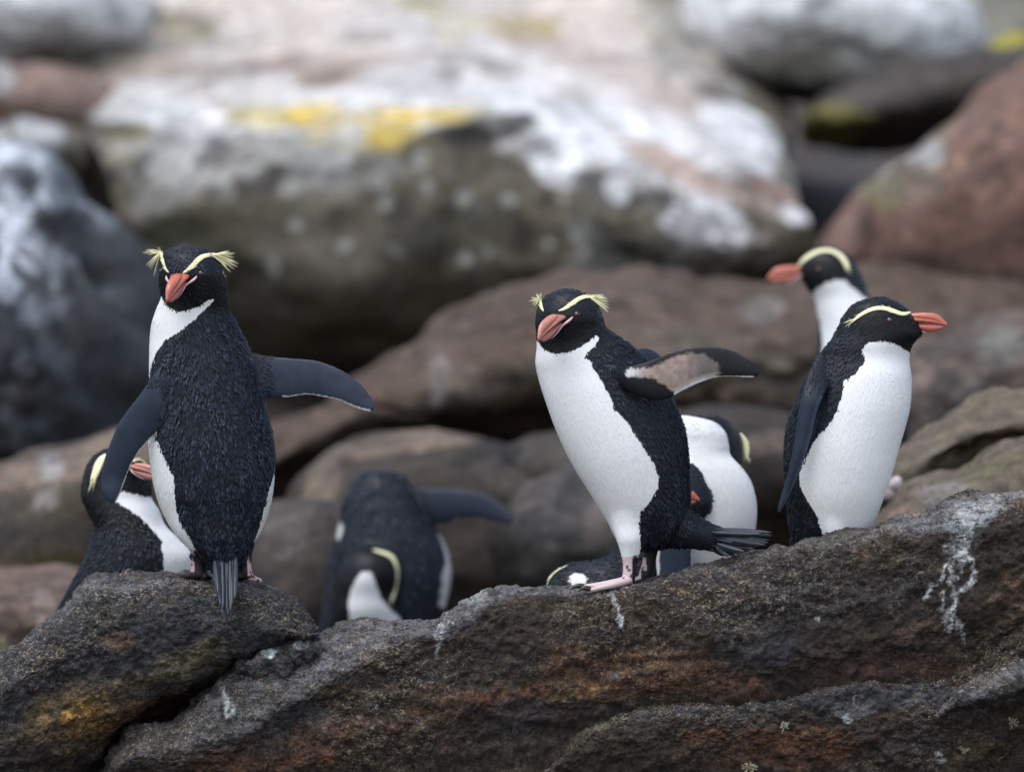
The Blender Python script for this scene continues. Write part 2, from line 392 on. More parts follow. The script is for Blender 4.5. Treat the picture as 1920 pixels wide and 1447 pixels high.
# -- the big whitened boulder filling the middle of the background
W, YL, PK, DK = WHITE, YEL, PINKB, DARK
sheet_rock('boulder', [
    row([(60, 500), (300, 500), (550, 500), (800, 500), (1000, 500), (1160, 500), (1330, 500), (1480, 500)], 9.5),
    row([(40, -160), (300, -220), (550, -260), (800, -280), (1000, -260), (1160, -120), (1330, 40), (1480, 200)], 9.4),
    row([(130, 150, 7.6), (320, 60, 8.2), (560, 0, 8.5), (800, -30, 8.5), (1000, 0, 8.5), (1160, 50, 8), (1330, 150, 7.3), (1455, 270, 6.7)]),
    row([(150, 195, 6.9), (310, 165, 7), (550, 140, 7), (800, 120, 7), (980, 130, 6.9), (1180, 170, 6.6), (1370, 240, 6.3), (1480, 320, 6.2)]),
    row([(170, 250, 6.3), (310, 250, 6.2), (560, 230, 6), (800, 215, 6), (960, 210, 6), (1150, 270, 5.9), (1340, 330, 5.8), (1515, 400, 5.8)]),
    row([(195, 330, 6.1), (320, 310, 5.95), (560, 300, 5.75), (800, 280, 5.8), (980, 290, 5.85), (1150, 350, 5.7), (1345, 400, 5.65), (1530, 440, 5.75)]),
    row([(215, 430, 5.95), (330, 420, 5.75), (560, 410, 5.5), (800, 400, 5.6), (985, 420, 5.7), (1150, 450, 5.6), (1345, 480, 5.6), (1535, 490, 5.8)]),
    row([(240, 620, 6.2), (345, 620, 6.0), (560, 620, 5.65), (800, 620, 5.75), (990, 620, 5.9), (1160, 620, 5.9), (1350, 620, 6.0), (1535, 600, 6.1)]),
    row([(250, 1000, 7.4), (345, 1000, 7.4), (560, 1000, 7.4), (800, 1000, 7.4), (990, 1000, 7.3), (1160, 1000, 7), (1350, 1000, 7), (1535, 1000, 7)]),
], 260, 240, [(1.3, .08, 1), (4, .05, 1), (12, .014, 1)], 21, (0.10, 0.084, 0.056), [
    (760, 40, 640, 140, 4, (0.66, .57, .51), 1), (1050, 180, 330, 120, 22, (.74, .70, .68), .95), (620, 190, 440, 62, 0, (.75, .73, .72), 1),
    (330, 130, 150, 34, -15, (.5, .40, .35), .7), (620, 130, 220, 26, -8, (.44, .34, .29), .75), (1100, 110, 300, 34, 22, (.50, .39, .33), .7),
    (260, 190, 90, 40, -10, (.62, .6, .58), .9), (460, 165, 80, 30, -10, (.6, .57, .55), .7), (760, 150, 120, 26, 0, (.6, .57, .56), .8), (780, 30, 160, 34, 0, (.56, .53, .51), .7), (420, 80, 90, 26, -20, (.55, .5, .47), .7),
    (530, 115, 70, 12, -10, (0.22, .15, .12), .8), (610, 140, 60, 12, -10, (0.27, .20, .15), .8), (380, 160, 60, 12, -20, (.25, .18, .14), .6), (400, 195, 40, 10, 0, (.3, .22, .18), .6),
    (880, 110, 90, 14, 15, (0.3, .25, .22), .8), (690, 60, 60, 16, 0, (.3, .27, .22), .7), (350, 50, 60, 35, 0, (.2, .18, .1), .8), (840, 130, 30, 16, 0, (.2, .17, .15), .6),
    (970, 45, 80, 16, 0, (.47, .36, .12), .8), (860, 50, 50, 26, 0, (.5, .43, .25), .6), (790, 10, 50, 12, 0, (.45, .36, .12), .6), (1270, 80, 60, 60, 30, (.25, .24, .2), .8), (1230, 20, 60, 40, 0, (.3, .29, .22), .6),
    (970, 215, 80, 34, 30, WHITE, 1), (1180, 265, 170, 48, 25, WHITE, 1), (1050, 290, 60, 44, 40, WHITE, 1), (1380, 250, 100, 44, 38, WHITE, .9), (1320, 340, 170, 26, 22, (.5, .40, .34), .9),
    (1320, 410, 85, 50, 20, WHITE, 1), (1260, 300, 130, 16, 24, (.48, .36, .30), .8), (1440, 355, 70, 14, 22, (.5, .34, .27), .8), (1490, 405, 40, 24, 15, WHITE, 1), (1080, 180, 50, 12, 25, (.24, .19, .15), .6),
    (1130, 345, 60, 30, 20, (.1, .1, .09), .9), (1230, 375, 40, 26, 0, (.12, .12, .1), .8), (1150, 350, 22, 26, 0, WHITE, .8), (1200, 330, 20, 26, 0, (.2, .2, .18), .6),
    (360, 240, 120, 44, 20, (.68, .67, .66), .9), (335, 300, 60, 44, 20, (.5, .5, .48), .8), (560, 280, 110, 34, 0, (.33, .33, .30), .85), (600, 320, 60, 35, 20, (.26, .26, .24), .8), (300, 350, 50, 40, 0, (.22, .22, .2), .7), (450, 270, 60, 30, 0, (.3, .3, .27), .7),
    (700, 300, 70, 24, 30, (.22, .22, .20), .7), (500, 212, 80, 26, 0, (.55, .45, .17), .8), (600, 212, 75, 34, 0, YEL, .8), (690, 262, 130, 26, 0, (.38, .29, .08), .7), (850, 215, 70, 22, 0, (.5, .4, .12), .7), (700, 234, 90, 46, 0, (.60, .43, .08), .85), (790, 220, 100, 18, 2, YEL, .75), (655, 195, 30, 16, 0, WHITE, .8), (650, 250, 26, 20, 0, (.5, .5, .48), .8), (740, 205, 30, 14, 0, YEL, .8),
    (250, 285, 55, 38, 0, (.17, .13, .04), .85), (235, 300, 24, 16, 0, (.4, .29, .05), .8), (290, 400, 50, 26, 0, (.22, .21, .19), .7),
    (420, 430, 160, 60, 0, (.05, .047, .024), .9), (920, 250, 100, 30, -14, (.03, .028, .022), .95), (800, 265, 60, 18, -20, (.05, .045, .035), .8), (880, 420, 110, 60, 0, (.075, .068, .045), .7), (640, 470, 140, 40, 0, (.07, .055, .042), .7), (1180, 460, 120, 30, 0, (.09, .085, .07), .6)]
    + [(x, y, r, r, 0, (.33, .34, .31), .8) for x, y, r in ((518, 500, 15), (650, 465, 13), (740, 470, 14), (875, 480, 12), (875, 368, 14), (920, 470, 10), (700, 340, 18), (720, 375, 14), (540, 350, 22), (620, 330, 20), (800, 350, 12), (1175, 510, 13), (1283, 515, 14), (1030, 460, 11), (480, 330, 20), (420, 350, 18), (960, 370, 12), (560, 430, 12), (350, 470, 14), (780, 300, 16), (1080, 420, 16))],
    M_far, 'largest pale boulder with yellow lichen band across its whitened top', 'boulder', fr=2.5, wob=26, dap=[(700, 120, 800, 160, (.72, .71, .70), .3, .22), (1250, 330, 300, 160, (.74, .74, .74), .5, .3), (420, 300, 300, 80, (.42, .42, .40), .8, .7), (750, 430, 700, 140, (.11, .10, .075), .4, .5), (1180, 450, 300, 100, (.3, .3, .28), .55, .4)])

blob_rock('boulder', 45, 660, 4.5, 215, 370, .9, 10, [(1.1, .34, 1), (2.6, .12, 1), (4, .05, 1), (12, .012, 1)], 31, (0.033, 0.037, 0.045), [
    (20, 330, 110, 60, 25, (.55, .6, .66), .9), (20, 420, 40, 70, -10, (.6, .64, .7), .9), (150, 370, 80, 26, 45, (.22, .25, .28), .9), (30, 520, 50, 50, 20, (.6, .64, .7), .9), (85, 540, 22, 24, 0, (.55, .6, .66), .9),
    (90, 470, 30, 60, -20, (.2, .21, .23), .7), (80, 650, 18, 22, 0, (.27, .29, .32), .8), (45, 680, 24, 20, 0, (.25, .26, .3), .8), (60, 740, 60, 40, 0, (.05, .045, .045), .8), (120, 600, 60, 80, 0, (.07, .068, .07), .5)],
    M_far, 'dark blue-black boulder with white streaked shoulder at the left edge', 'boulder', nr=140, nc=200, dap=[(60, 420, 160, 200, (.6, .64, .7), .8, .85), (40, 640, 120, 160, (.2, .22, .25), .8, .6), (180, 600, 120, 250, (.05, .055, .065), .6, .5)])
blob_rock('boulder', 1925, 395, 5.0, 400, 215, 1.1, 33, bgamp, 41, (0.19, 0.107, 0.080), [
    (1640, 320, 45, 90, -15, (.22, .2, .09), .9), (1700, 250, 120, 36, -30, (.2, .16, .1), .8), (1650, 300, 34, 26, 0, (.42, .41, .38), .9), (1725, 290, 44, 30, 10, (.4, .39, .37), .9), (1700, 350, 70, 40, 0, (.14, .12, .09), .7),
    (1730, 360, 28, 14, 0, (.3, .2, .17), .7), (1800, 520, 140, 40, 10, (.09, .065, .055), .7), (1900, 200, 30, 20, 0, (.35, .22, .1), .7)],
    M_far, 'smooth reddish brown boulder with grey and green crust on its left shoulder', 'boulder', power=3.4)
blob_rock('boulder', 1550, 70, 8.2, 270, 118, .9, -10, bgamp, 51, (0.78, 0.78, 0.79), [
    (1600, 190, 200, 40, 0, (.05, .045, .04), .9), (1430, 90, 30, 14, 0, (.4, .38, .35), .6), (1350, 170, 50, 40, 40, (.12, .11, .1), .8), (1740, 130, 90, 20, -8, (.05, .045, .04), .9)],
    M_far, 'white topped slab at the top right of the slope', 'boulder')
blob_rock('boulder', 1800, 185, 7.4, 330, 78, .8, 12, bgamp, 61, (0.055, 0.045, 0.038), [
    (1545, 245, 85, 42, 0, (.27, .235, .06), .75), (1620, 225, 30, 20, 0, (.3, .25, .06), .6), (1890, 72, 50, 22, 0, (.38, .34, .05), .9), (1880, 160, 100, 30, 0, (.1, .08, .07), .6)],
    M_far, 'dark boulder with yellow-green lichen patch below the white slab', 'boulder')
blob_rock('boulder', 90, 55, 8.6, 230, 100, .9, -5, bgamp, 71, (0.68, 0.69, 0.70), [
    (330, 40, 50, 60, 0, (.22, .19, .08), .9), (190, 100, 40, 20, 0, (.35, .34, .32), .6), (60, 140, 90, 16, 3, (.1, .085, .075), .9)],
    M_far, 'pale whitened boulder in the top left corner', 'boulder')
blob_rock('boulder', 70, 210, 7.6, 200, 62, .8, -8, bgamp, 72, (0.26, 0.175, 0.14), [
    (0, 150, 30, 40, 0, (.45, .45, .45), .8)], M_far, 'low pinkish brown boulder below the pale top left one', 'boulder')
blob_rock('boulder', 80, 290, 6.3, 110, 60, .5, 0, bgamp, 73, (0.13, 0.11, 0.08), [
    (75, 262, 52, 40, 0, (.5, .5, .5), 1), (-5, 270, 26, 40, 0, (.45, .46, .47), .9)], M_far, 'small rock with one white patch above the dark left boulder', 'boulder')

# -- the long brown shelf across the middle distance
sheet_rock('rock_shelf', [
    row([(380, 1100), (600, 1000), (700, 900), (800, 900), (900, 900), (1000, 900), (1150, 900), (1300, 900), (1440, 900), (1640, 900), (1800, 900), (2000, 900)], 4.6),
    row([(420, 860), (600, 745), (700, 680), (800, 622), (900, 583), (1000, 565), (1150, 548), (1300, 533), (1440, 540), (1640, 530), (1800, 540), (2000, 555)], 4.2),
    row([(430, 880), (600, 765), (700, 700), (800, 645), (900, 605), (1000, 590), (1150, 572), (1300, 560), (1440, 565), (1640, 560), (1800, 575), (2000, 590)], 3.6),
    row([(440, 900), (600, 800), (700, 750), (800, 715), (900, 690), (1000, 675), (1150, 660), (1300, 650), (1440, 640), (1640, 650), (1800, 660), (2000, 670)], 3.35),
    row([(450, 920), (600, 840), (700, 800), (800, 785), (900, 765), (1000, 755), (1150, 750), (1300, 750), (1440, 760), (1640, 760), (1800, 750), (2000, 740)], 3.4),
    row([(460, 960), (600, 860), (700, 820), (800, 805), (900, 785), (1000, 775), (1150, 775), (1300, 790), (1440, 800), (1640, 790), (1800, 780), (2000, 780)], 3.8),
    row([(460, 1200), (600, 1200), (700, 1200), (800, 1200), (900, 1200), (1000, 1200), (1150, 1200), (1300, 1200), (1440, 1200), (1640, 1200), (1800, 1200), (2000, 1200)], 4.4),
], 260, 150, [(1.5, .07, 1.5), (5, .03, 2), (14, .01, 1)], 81, (0.094, 0.061, 0.044), [
    (820, 700, 20, 44, 0, (.24, .23, .23), .7), (815, 745, 14, 20, 0, (.4, .38, .38), .7), (880, 720, 60, 30, 0, (.15, .12, .1), .6), (1430, 575, 50, 24, 0, (.2, .18, .165), .7), (1330, 640, 160, 30, 10, (.1, .08, .065), .8),
    (1500, 700, 150, 40, 0, (.1, .08, .06), .8), (1200, 570, 180, 18, 3, (.12, .08, .06), .7), (1800, 600, 120, 24, 0, (.12, .09, .07), .7), (1100, 700, 200, 30, 0, (.05, .045, .03), .6), (1500, 640, 160, 20, 0, (.1, .075, .06), .6), (1450, 830, 100, 30, 0, (.08, .065, .05), .9), (700, 800, 100, 25, -20, (.1, .075, .06), .8)],
    M_far, 'long smooth brown rock shelf running right behind the second penguin', 'rock shelf', fr=2.5, wob=22, ridge=0.03, dap=[(1200, 660, 900, 140, (.15, .11, .085), .5, .4)])
blob_rock('boulder', 1830, 730, 3.0, 260, 110, .45, 18, [(1.5, .08, 1), (5, .03, 1), (14, .01, 1)], 91, (0.12, 0.086, 0.072), [
    (1790, 740, 70, 26, -20, (.17, .15, .14), .6), (1880, 660, 44, 36, 0, (.19, .2, .17), .6), (1740, 800, 60, 20, -20, (.2, .16, .14), .6)], M_far,
    'purplish brown boulder with pale blotches right of the far penguin', 'boulder')
# -- lower middle distance
mid = [(1.8, .06, 1), (6, .025, 1), (18, .008, 1)]
blob_rock('boulder', 1330, 880, 2.9, 420, 95, .4, 3, mid, 101, (0.038, 0.029, 0.022), [(1430, 830, 60, 26, -20, (.15, .11, .09), .7)], M_far, 'dark low boulder behind the preening penguins', 'boulder')
blob_rock('boulder', 830, 1020, 2.9, 280, 205, .4, 0, mid, 111, (0.048, 0.036, 0.028), [
    (830, 815, 220, 20, -8, (.19, .14, .105), .9), (610, 900, 26, 90, 20, (.18, .135, .10), .8), (960, 1040, 80, 26, -20, (.09, .07, .055), .7), (950, 850, 100, 22, -5, (.02, .018, .016), .9), (700, 1080, 60, 40, 0, (.07, .06, .05), .6)],  # near-black blob paints the shade of the hollow below the bright rim
    M_far, 'round topped brown boulder behind the bending penguin', 'boulder')
blob_rock('boulder', 1090, 1010, 2.6, 170, 130, .35, 15, mid, 121, (0.042, 0.036, 0.033), [(1000, 930, 60, 24, -30, (.12, .1, .09), .7), (1120, 975, 20, 60, 20, (.14, .11, .09), .8)],
    M_far, 'dark grey boulder between the bending penguin and the white bellied one', 'boulder')
blob_rock('boulder', 160, 1000, 2.9, 330, 165, .5, 14, mid, 131, (0.078, 0.057, 0.038), [
    (200, 850, 260, 30, -14, (.22, .16, .12), .9), (90, 870, 22, 26, 0, (.36, .34, .33), .8), (80, 935, 20, 26, 0, (.3, .26, .25), .7), (70, 1000, 120, 30, 0, (.045, .038, .03), .9), (90, 1060, 130, 20, -8, (.1, .085, .025), .8), (420, 900, 80, 30, 0, (.13, .1, .07), .7)],
    M_far, 'brown ledge rock behind the leftmost penguins with olive band', 'boulder')
blob_rock('boulder', 30, 1180, 2.0, 230, 115, .4, 5, mid, 141, (0.16, 0.105, 0.08), [(80, 1150, 26, 44, 0, (.3, .23, .2), .7), (0, 1230, 14, 24, 0, (.35, .38, .2), .8)],
    M_far, 'reddish brown rock at the lower left edge behind the front rock', 'boulder')
blob_rock('boulder', 560, 1080, 2.3, 130, 150, .3, 0, mid, 151, (0.052, 0.040, 0.033), [(540, 1010, 50, 40, -30, (.12, .1, .09), .6)], M_far, 'dark rock in the gap right of the winged penguin', 'boulder')
sheet_rock('boulder', [
    row([(1540, 1200), (1620, 1200), (1700, 1200), (1780, 1200), (1860, 1200), (1960, 1200)], 1.6),
    row([(1560, 1040), (1640, 905), (1700, 850), (1780, 800), (1860, 772), (1980, 752)], 1.4),
    row([(1565, 1050), (1650, 930), (1705, 880), (1785, 830), (1865, 800), (1980, 785)], 1.15),
    row([(1570, 1060), (1660, 950), (1712, 900), (1790, 860), (1870, 830), (1980, 805)], 1.2),
    row([(1575, 1070), (1665, 970), (1720, 920), (1795, 880), (1870, 845), (1980, 812)], 1.0),
    row([(1580, 1090), (1670, 1000), (1725, 960), (1800, 930), (1875, 905), (1980, 880)], .85),
    row([(1590, 1200), (1680, 1150), (1730, 1150), (1800, 1150), (1875, 1150), (1980, 1150)], .8),
], 200, 140, [(4, .035, 1), (12, .02, 1.5), (36, .005, 1)], 161, (0.14, 0.108, 0.076), [
    (1800, 840, 60, 14, -25, (.06, .05, .035), .9), (1740, 870, 60, 20, -30, (.2, .17, .13), .7), (1850, 880, 70, 16, -20, (.10, .10, .04), .4), (1760, 920, 50, 20, -10, (.28, .26, .24), .6), (1700, 960, 40, 14, 0, (.2, .13, .1), .7)],
    M_far, 'knobbly brown-green rock rising at the right edge behind the near slab', 'boulder', fr=6, wob=14)
blob_rock('foot_blob', 1678, 908, .9, 17, 13, .02, 50, [(40, .004, 1)], 171, (.62, .45, .46), [], M_far, 'small pale pink blob for a distant penguin foot, just right of the rightmost penguin', 'stone', nr=20, nc=28, power=2)  # this pair stands in for a blurred distant penguin foot, shaped like stones
blob_rock('foot_blob', 1664, 925, .9, 13, 14, .02, 0, [(40, .004, 1)], 172, (.64, .5, .52), [], M_far, 'lower of two small pinkish blobs for a distant penguin foot, right of the rightmost penguin', 'stone', nr=20, nc=28, power=2)

# -- the in-focus rocks
fgamp = [(5, .016, 1.6), (16, .011, 1.8), (48, .0065, 1.4), (130, .0042, 1), (290, .0024, 1)]
def strokes_mask(x, y, V, strokes, seed):
    m = np.zeros(len(x))
    xx = x + 16 * fbm(V * 55, 4, seed, .65); yy = y + 16 * fbm(V * 55 + 9, 4, seed + 2, .65)
    for line, w, a in strokes:
        d = d_line(xx, yy, line); m = np.maximum(m, a * np.clip(1.25 - d / w + .8 * fbm(V * 70 + 5, 3, seed + 4), 0, 1))
    return np.clip(m, 0, 1)

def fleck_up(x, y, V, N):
    return np.clip(0.20 + 0.75 * np.clip(N[:, 2], 0, 1) + 0.8 * fbm(V * 8, 4, 99), 0.05, 1.0)  # pale crust, raised on upward faces to paint in their sky light too

FG = (0.017, 0.0175, 0.020); RUST = (0.075, 0.030, 0.012); OCH = (0.12, 0.075, 0.022); BRN = (0.020, 0.0135, 0.0095); GRT = (0.074, 0.075, 0.084)  # GRT: grey lichen mixed with the sky-lit tone painted on rock tops
sheet_rock('rock', [
    row([(-60, 1500), (50, 1500), (125, 1500), (172, 1500), (235, 1500), (320, 1500), (415, 1500), (485, 1400), (535, 1320), (560, 1260)], .40),
    row([(-60, 1330), (40, 1235), (117, 1180), (165, 1125), (230, 1115), (320, 1110), (420, 1110), (500, 1125), (556, 1150), (585, 1190)], .30),
    row([(-60, 1290), (40, 1205), (117, 1143), (165, 1092), (230, 1085), (320, 1082), (420, 1083), (500, 1096), (562, 1130), (592, 1180)], .05),
    row([(-60, 1305), (43, 1220), (122, 1160), (170, 1108), (233, 1098), (320, 1095), (420, 1097), (500, 1110), (560, 1146), (590, 1186)], -.07),
    row([(-60, 1340), (50, 1260), (130, 1215), (180, 1178), (240, 1160), (320, 1155), (420, 1155), (498, 1162), (553, 1178), (586, 1191)], -.14),
    row([(-60, 1390), (50, 1320), (130, 1290), (185, 1260), (245, 1240), (320, 1225), (412, 1210), (485, 1200), (545, 1194), (578, 1195)], -.13),
    row([(-60, 1440, -.14), (50, 1390, -.14), (130, 1365, -.14), (190, 1335, -.13), (250, 1305, -.12), (320, 1280, -.1), (388, 1255, -.08), (455, 1228, -.05), (520, 1208, -.01), (560, 1199, .02)]),
    row([(-60, 1490, -.09), (50, 1460, -.09), (120, 1440, -.08), (170, 1410, -.06), (220, 1370, -.04), (268, 1335, -.01), (330, 1300, .03), (420, 1260, .05), (500, 1222, .08), (545, 1202, .1)]),
    row([(-60, 1600, 0), (50, 1560, 0), (115, 1520, .03), (165, 1480, .06), (200, 1420, .1), (250, 1365, .14), (320, 1320, .18), (410, 1275, .2), (490, 1225, .22), (540, 1200, .24)]),
], 330, 300, fgamp, 201, FG, [
    (150, 1360, 110, 60, -20, OCH, .55), (165, 1345, 34, 26, 0, (.26, .15, .03), .55), (280, 1330, 120, 30, -15, RUST, .7), (60, 1420, 110, 50, 0, BRN, .8), (215, 1205, 30, 16, 0, (.12, .07, .04), .6), (350, 1240, 60, 22, -20, (.09, .075, .035), .6), (120, 1120, 100, 20, -35, (.09, .09, .09), .5), (350, 1095, 220, 14, 0, GRT, .7)],
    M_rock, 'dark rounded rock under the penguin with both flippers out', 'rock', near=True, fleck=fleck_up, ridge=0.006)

R2x = [195, 232, 330, 385, 478, 560, 660, 790, 920, 1060, 1180, 1300, 1480, 1650, 1800, 1920, 2040]
def r2(ys, Ys, dx=0):
    if not isinstance(Ys, (list, tuple)): Ys = [Ys] * len(ys)
    return [(x + dx, y, Y) for x, y, Y in zip(R2x, ys, Ys)]
crest = [1450, 1366, 1338, 1285, 1215, 1203, 1161, 1156, 1101, 1101, 1095, 1066, 1021, 987, 937, 919, 903]
guano_strokes = [([(1150, 1102), (1152, 1130), (1158, 1150), (1163, 1172)], 5, 1), ([(840, 1165), (820, 1190), (815, 1228)], 6, .95), ([(415, 1275), (424, 1305), (430, 1340)], 5, .9),
    ([(1810, 960), (1808, 1000), (1800, 1040)], 22, .8), ([(1800, 1030), (1775, 1060), (1762, 1085), (1745, 1100), (1735, 1125)], 5, 1), ([(1812, 1030), (1822, 1070), (1820, 1092), (1795, 1110), (1785, 1140), (1780, 1180)], 6, 1),
    ([(1790, 1050), (1785, 1085), (1790, 1130), (1770, 1165)], 6, .9), ([(1765, 1110), (1762, 1150)], 4, .8), ([(1790, 1160), (1805, 1185), (1808, 1205)], 4, .7), ([(1850, 950), (1800, 985)], 30, .5),
    ([(500, 1210), (505, 1225)], 9, .9), ([(548, 1212), (556, 1225)], 8, .9), ([(900, 1110), (880, 1125)], 14, .5), ([(1530, 1158), (1536, 1166)], 3, .8)]
sheet_rock('rock_slab', [
    r2([1600] * 17, .55),
    r2([c + 70 for c in crest], .38),
    r2([c + 22 for c in crest], .2),
    r2(crest, [-.02, -.02, .02, .04, .06, .08, .06, .05, .04, .03, .03, .03, .04, .05, .06, .06, .06]),
    r2([1462, 1385, 1358, 1320, 1262, 1245, 1200, 1172, 1117, 1108, 1101, 1074, 1030, 998, 954, 940, 925], [-.12] * 4 + [-.08] * 4 + [-.05] * 9, 3),
    r2([1475, 1425, 1420, 1395, 1345, 1302, 1248, 1195, 1135, 1116, 1108, 1086, 1044, 1014, 978, 968, 955], [-.2, -.2, -.21, -.2, -.2, -.18, -.16, -.14, -.12, -.1, -.1, -.1, -.11, -.12, -.13, -.14, -.14], 6),
    r2([1500, 1462, 1475, 1450, 1395, 1350, 1298, 1245, 1195, 1170, 1160, 1145, 1105, 1080, 1050, 1045, 1035], -.15, 9),
    r2([1540, 1500, 1520, 1490, 1450, 1420, 1385, 1345, 1305, 1285, 1270, 1250, 1215, 1190, 1170, 1150, 1125], -.165, 9),
    r2([1580, 1560, 1560, 1540, 1510, 1490, 1470, 1440, 1415, 1380, 1350, 1330, 1305, 1290, 1270, 1215, 1170], -.14, 9),
    r2([1700] * 17, -.12, 9),
], 820, 330, fgamp, 301, BRN, [
    (420, 1330, 190, 110, -35, (0.045, .046, .05), .9), (650, 1210, 170, 40, -28, GRT, .85), (820, 1160, 140, 24, -20, GRT, .8), (1000, 1103, 130, 12, 0, GRT, .9), (1250, 1075, 160, 12, -14, (.06, .06, .06), .8), (1500, 1028, 180, 16, -14, (.06, .06, .06), .7), (1820, 955, 180, 26, -14, (.11, .11, .12), .85),
    (1000, 1270, 300, 60, 0, (.016, .014, .012), .8), (900, 1310, 160, 40, -8, RUST, .7), (1180, 1260, 150, 40, 0, RUST, .55), (1000, 1330, 70, 25, -10, (.02, .023, .03), .6), (1250, 1290, 170, 26, 3, (.06, .028, .015), .8), (600, 1400, 180, 50, -20, RUST, .5), (1090, 1290, 40, 14, 0, (.14, .08, .03), .6),
    (1500, 1130, 200, 60, 0, (.018, .018, .020), .8), (1420, 1200, 70, 40, 0, (.014, .016, .021), .8), (1700, 1200, 120, 30, 0, (.04, .024, .015), .7), (1650, 1250, 150, 24, 0, (.035, .015, .011), .8), (1420, 1180, 60, 26, 0, (.035, .028, .018), .5), (1900, 1120, 40, 40, 0, (.07, .04, .022), .6), (800, 1400, 160, 30, 0, (.025, .014, .011), .7), (440, 1420, 80, 40, 0, RUST, .5)],
    M_rock, 'long dark speckled slab across the foreground with white droppings running down', 'rock slab',
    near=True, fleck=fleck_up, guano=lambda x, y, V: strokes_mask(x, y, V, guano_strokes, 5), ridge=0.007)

R3 = [(980, 1480), (1062, 1402), (1123, 1360), (1185, 1338), (1278, 1326), (1355, 1320), (1450, 1314), (1522, 1300), (1601, 1288), (1707, 1284), (1783, 1268), (1830, 1240), (1881, 1192), (1925, 1155), (2040, 1100)]
def r3(dys, Y, dx=0):
    if not isinstance(dys, (list, tuple)): dys = [dys] * len(R3)
    return [(x + dx, y + d, Y) for (x, y), d in zip(R3, dys)]
sheet_rock('rock_ledge', [
    r3(160, -.1), r3(14, -.12), r3(0, -.152), r3([10, 12, 14, 16, 18, 20, 26, 40, 50, 52, 50, 50, 40, 30, 30], -.18),
    r3([26, 30, 34, 40, 50, 55, 66, 86, 96, 90, 80, 80, 80, 70, 70], -.19), r3([50, 60, 70, 80, 90, 100, 110, 124, 136, 140, 140, 150, 160, 160, 160], -.175), r3(230, -.14),
], 560, 180, fgamp, 401, BRN, [
    (1120, 1365, 90, 8, -22, (.06, .052, .035), .8), (1270, 1335, 130, 10, -4, (.03, .03, .032), .8), (1600, 1310, 180, 20, -4, (.032, .034, .04), .9), (1600, 1340, 50, 10, -10, (.08, .08, .085), .7),
    (1450, 1400, 200, 34, 0, RUST, .6), (1850, 1420, 120, 30, 0, (.035, .026, .012), .7), (1700, 1410, 80, 40, 0, (.012, .010, .009), .8), (1200, 1400, 120, 24, 0, (.025, .022, .015), .7)],
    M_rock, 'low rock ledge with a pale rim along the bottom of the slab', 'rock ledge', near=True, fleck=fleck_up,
    guano=lambda x, y, V: strokes_mask(x, y, V, [([(1578, 1346), (1592, 1340)], 5, 1), ([(1760, 1418), (1772, 1424)], 4, .9), ([(1600, 1300), (1602, 1315)], 3, .6)], 15), ridge=.005)
sheet_rock('rock_ledge', [
    row([(1690, 1420, -.1), (1770, 1372, -.1), (1810, 1340, -.12), (1860, 1310, -.12), (1920, 1290, -.12), (2040, 1240, -.12)]),
    row([(1690, 1390, -.12), (1760, 1335, -.16), (1798, 1296, -.18), (1850, 1268, -.2), (1925, 1238, -.2), (2040, 1185, -.2)]),
    row([(1692, 1396, -.13), (1762, 1339, -.2), (1800, 1308, -.235), (1852, 1288, -.25), (1925, 1262, -.26), (2040, 1210, -.26)]),
    row([(1694, 1399, -.13), (1764, 1343, -.2), (1802, 1320, -.24), (1853, 1305, -.26), (1925, 1284, -.27), (2040, 1240, -.27)]),
    row([(1696, 1402, -.12), (1766, 1350, -.17), (1804, 1330, -.2), (1855, 1315, -.22), (1925, 1294, -.23), (2040, 1250, -.23)]),
    row([(1700, 1420, -.1), (1770, 1375, -.12), (1806, 1358, -.14), (1858, 1343, -.15), (1928, 1322, -.15), (2040, 1280, -.15)]),
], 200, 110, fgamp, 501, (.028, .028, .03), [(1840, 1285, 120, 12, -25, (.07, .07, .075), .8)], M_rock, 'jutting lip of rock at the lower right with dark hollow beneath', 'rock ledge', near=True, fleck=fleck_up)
for cx, cy, rx, ry, Y, s_, rot, lab in ((503, 1238, 58, 30, -.045, 601, 20, 'knobbly lump of rock with white crust wedged below the left rock'),
                              (566, 1222, 32, 20, -.05, 602, 0, 'small greenish white crusted lump at the right end of the crack')):
    o = blob_rock('stone', cx, cy, Y * .7, rx, ry, .05, rot, [(22, .022, 1), (60, .010, 1), (150, .004, 1), (300, .002, 1)], s_, (.03, .03, .034),
              [(cx, cy - 14, 16, 10, 0, (.36, .40, .40), .9)], M_rock, lab, 'stone', nr=90, nc=120, fr=30, wob=5)

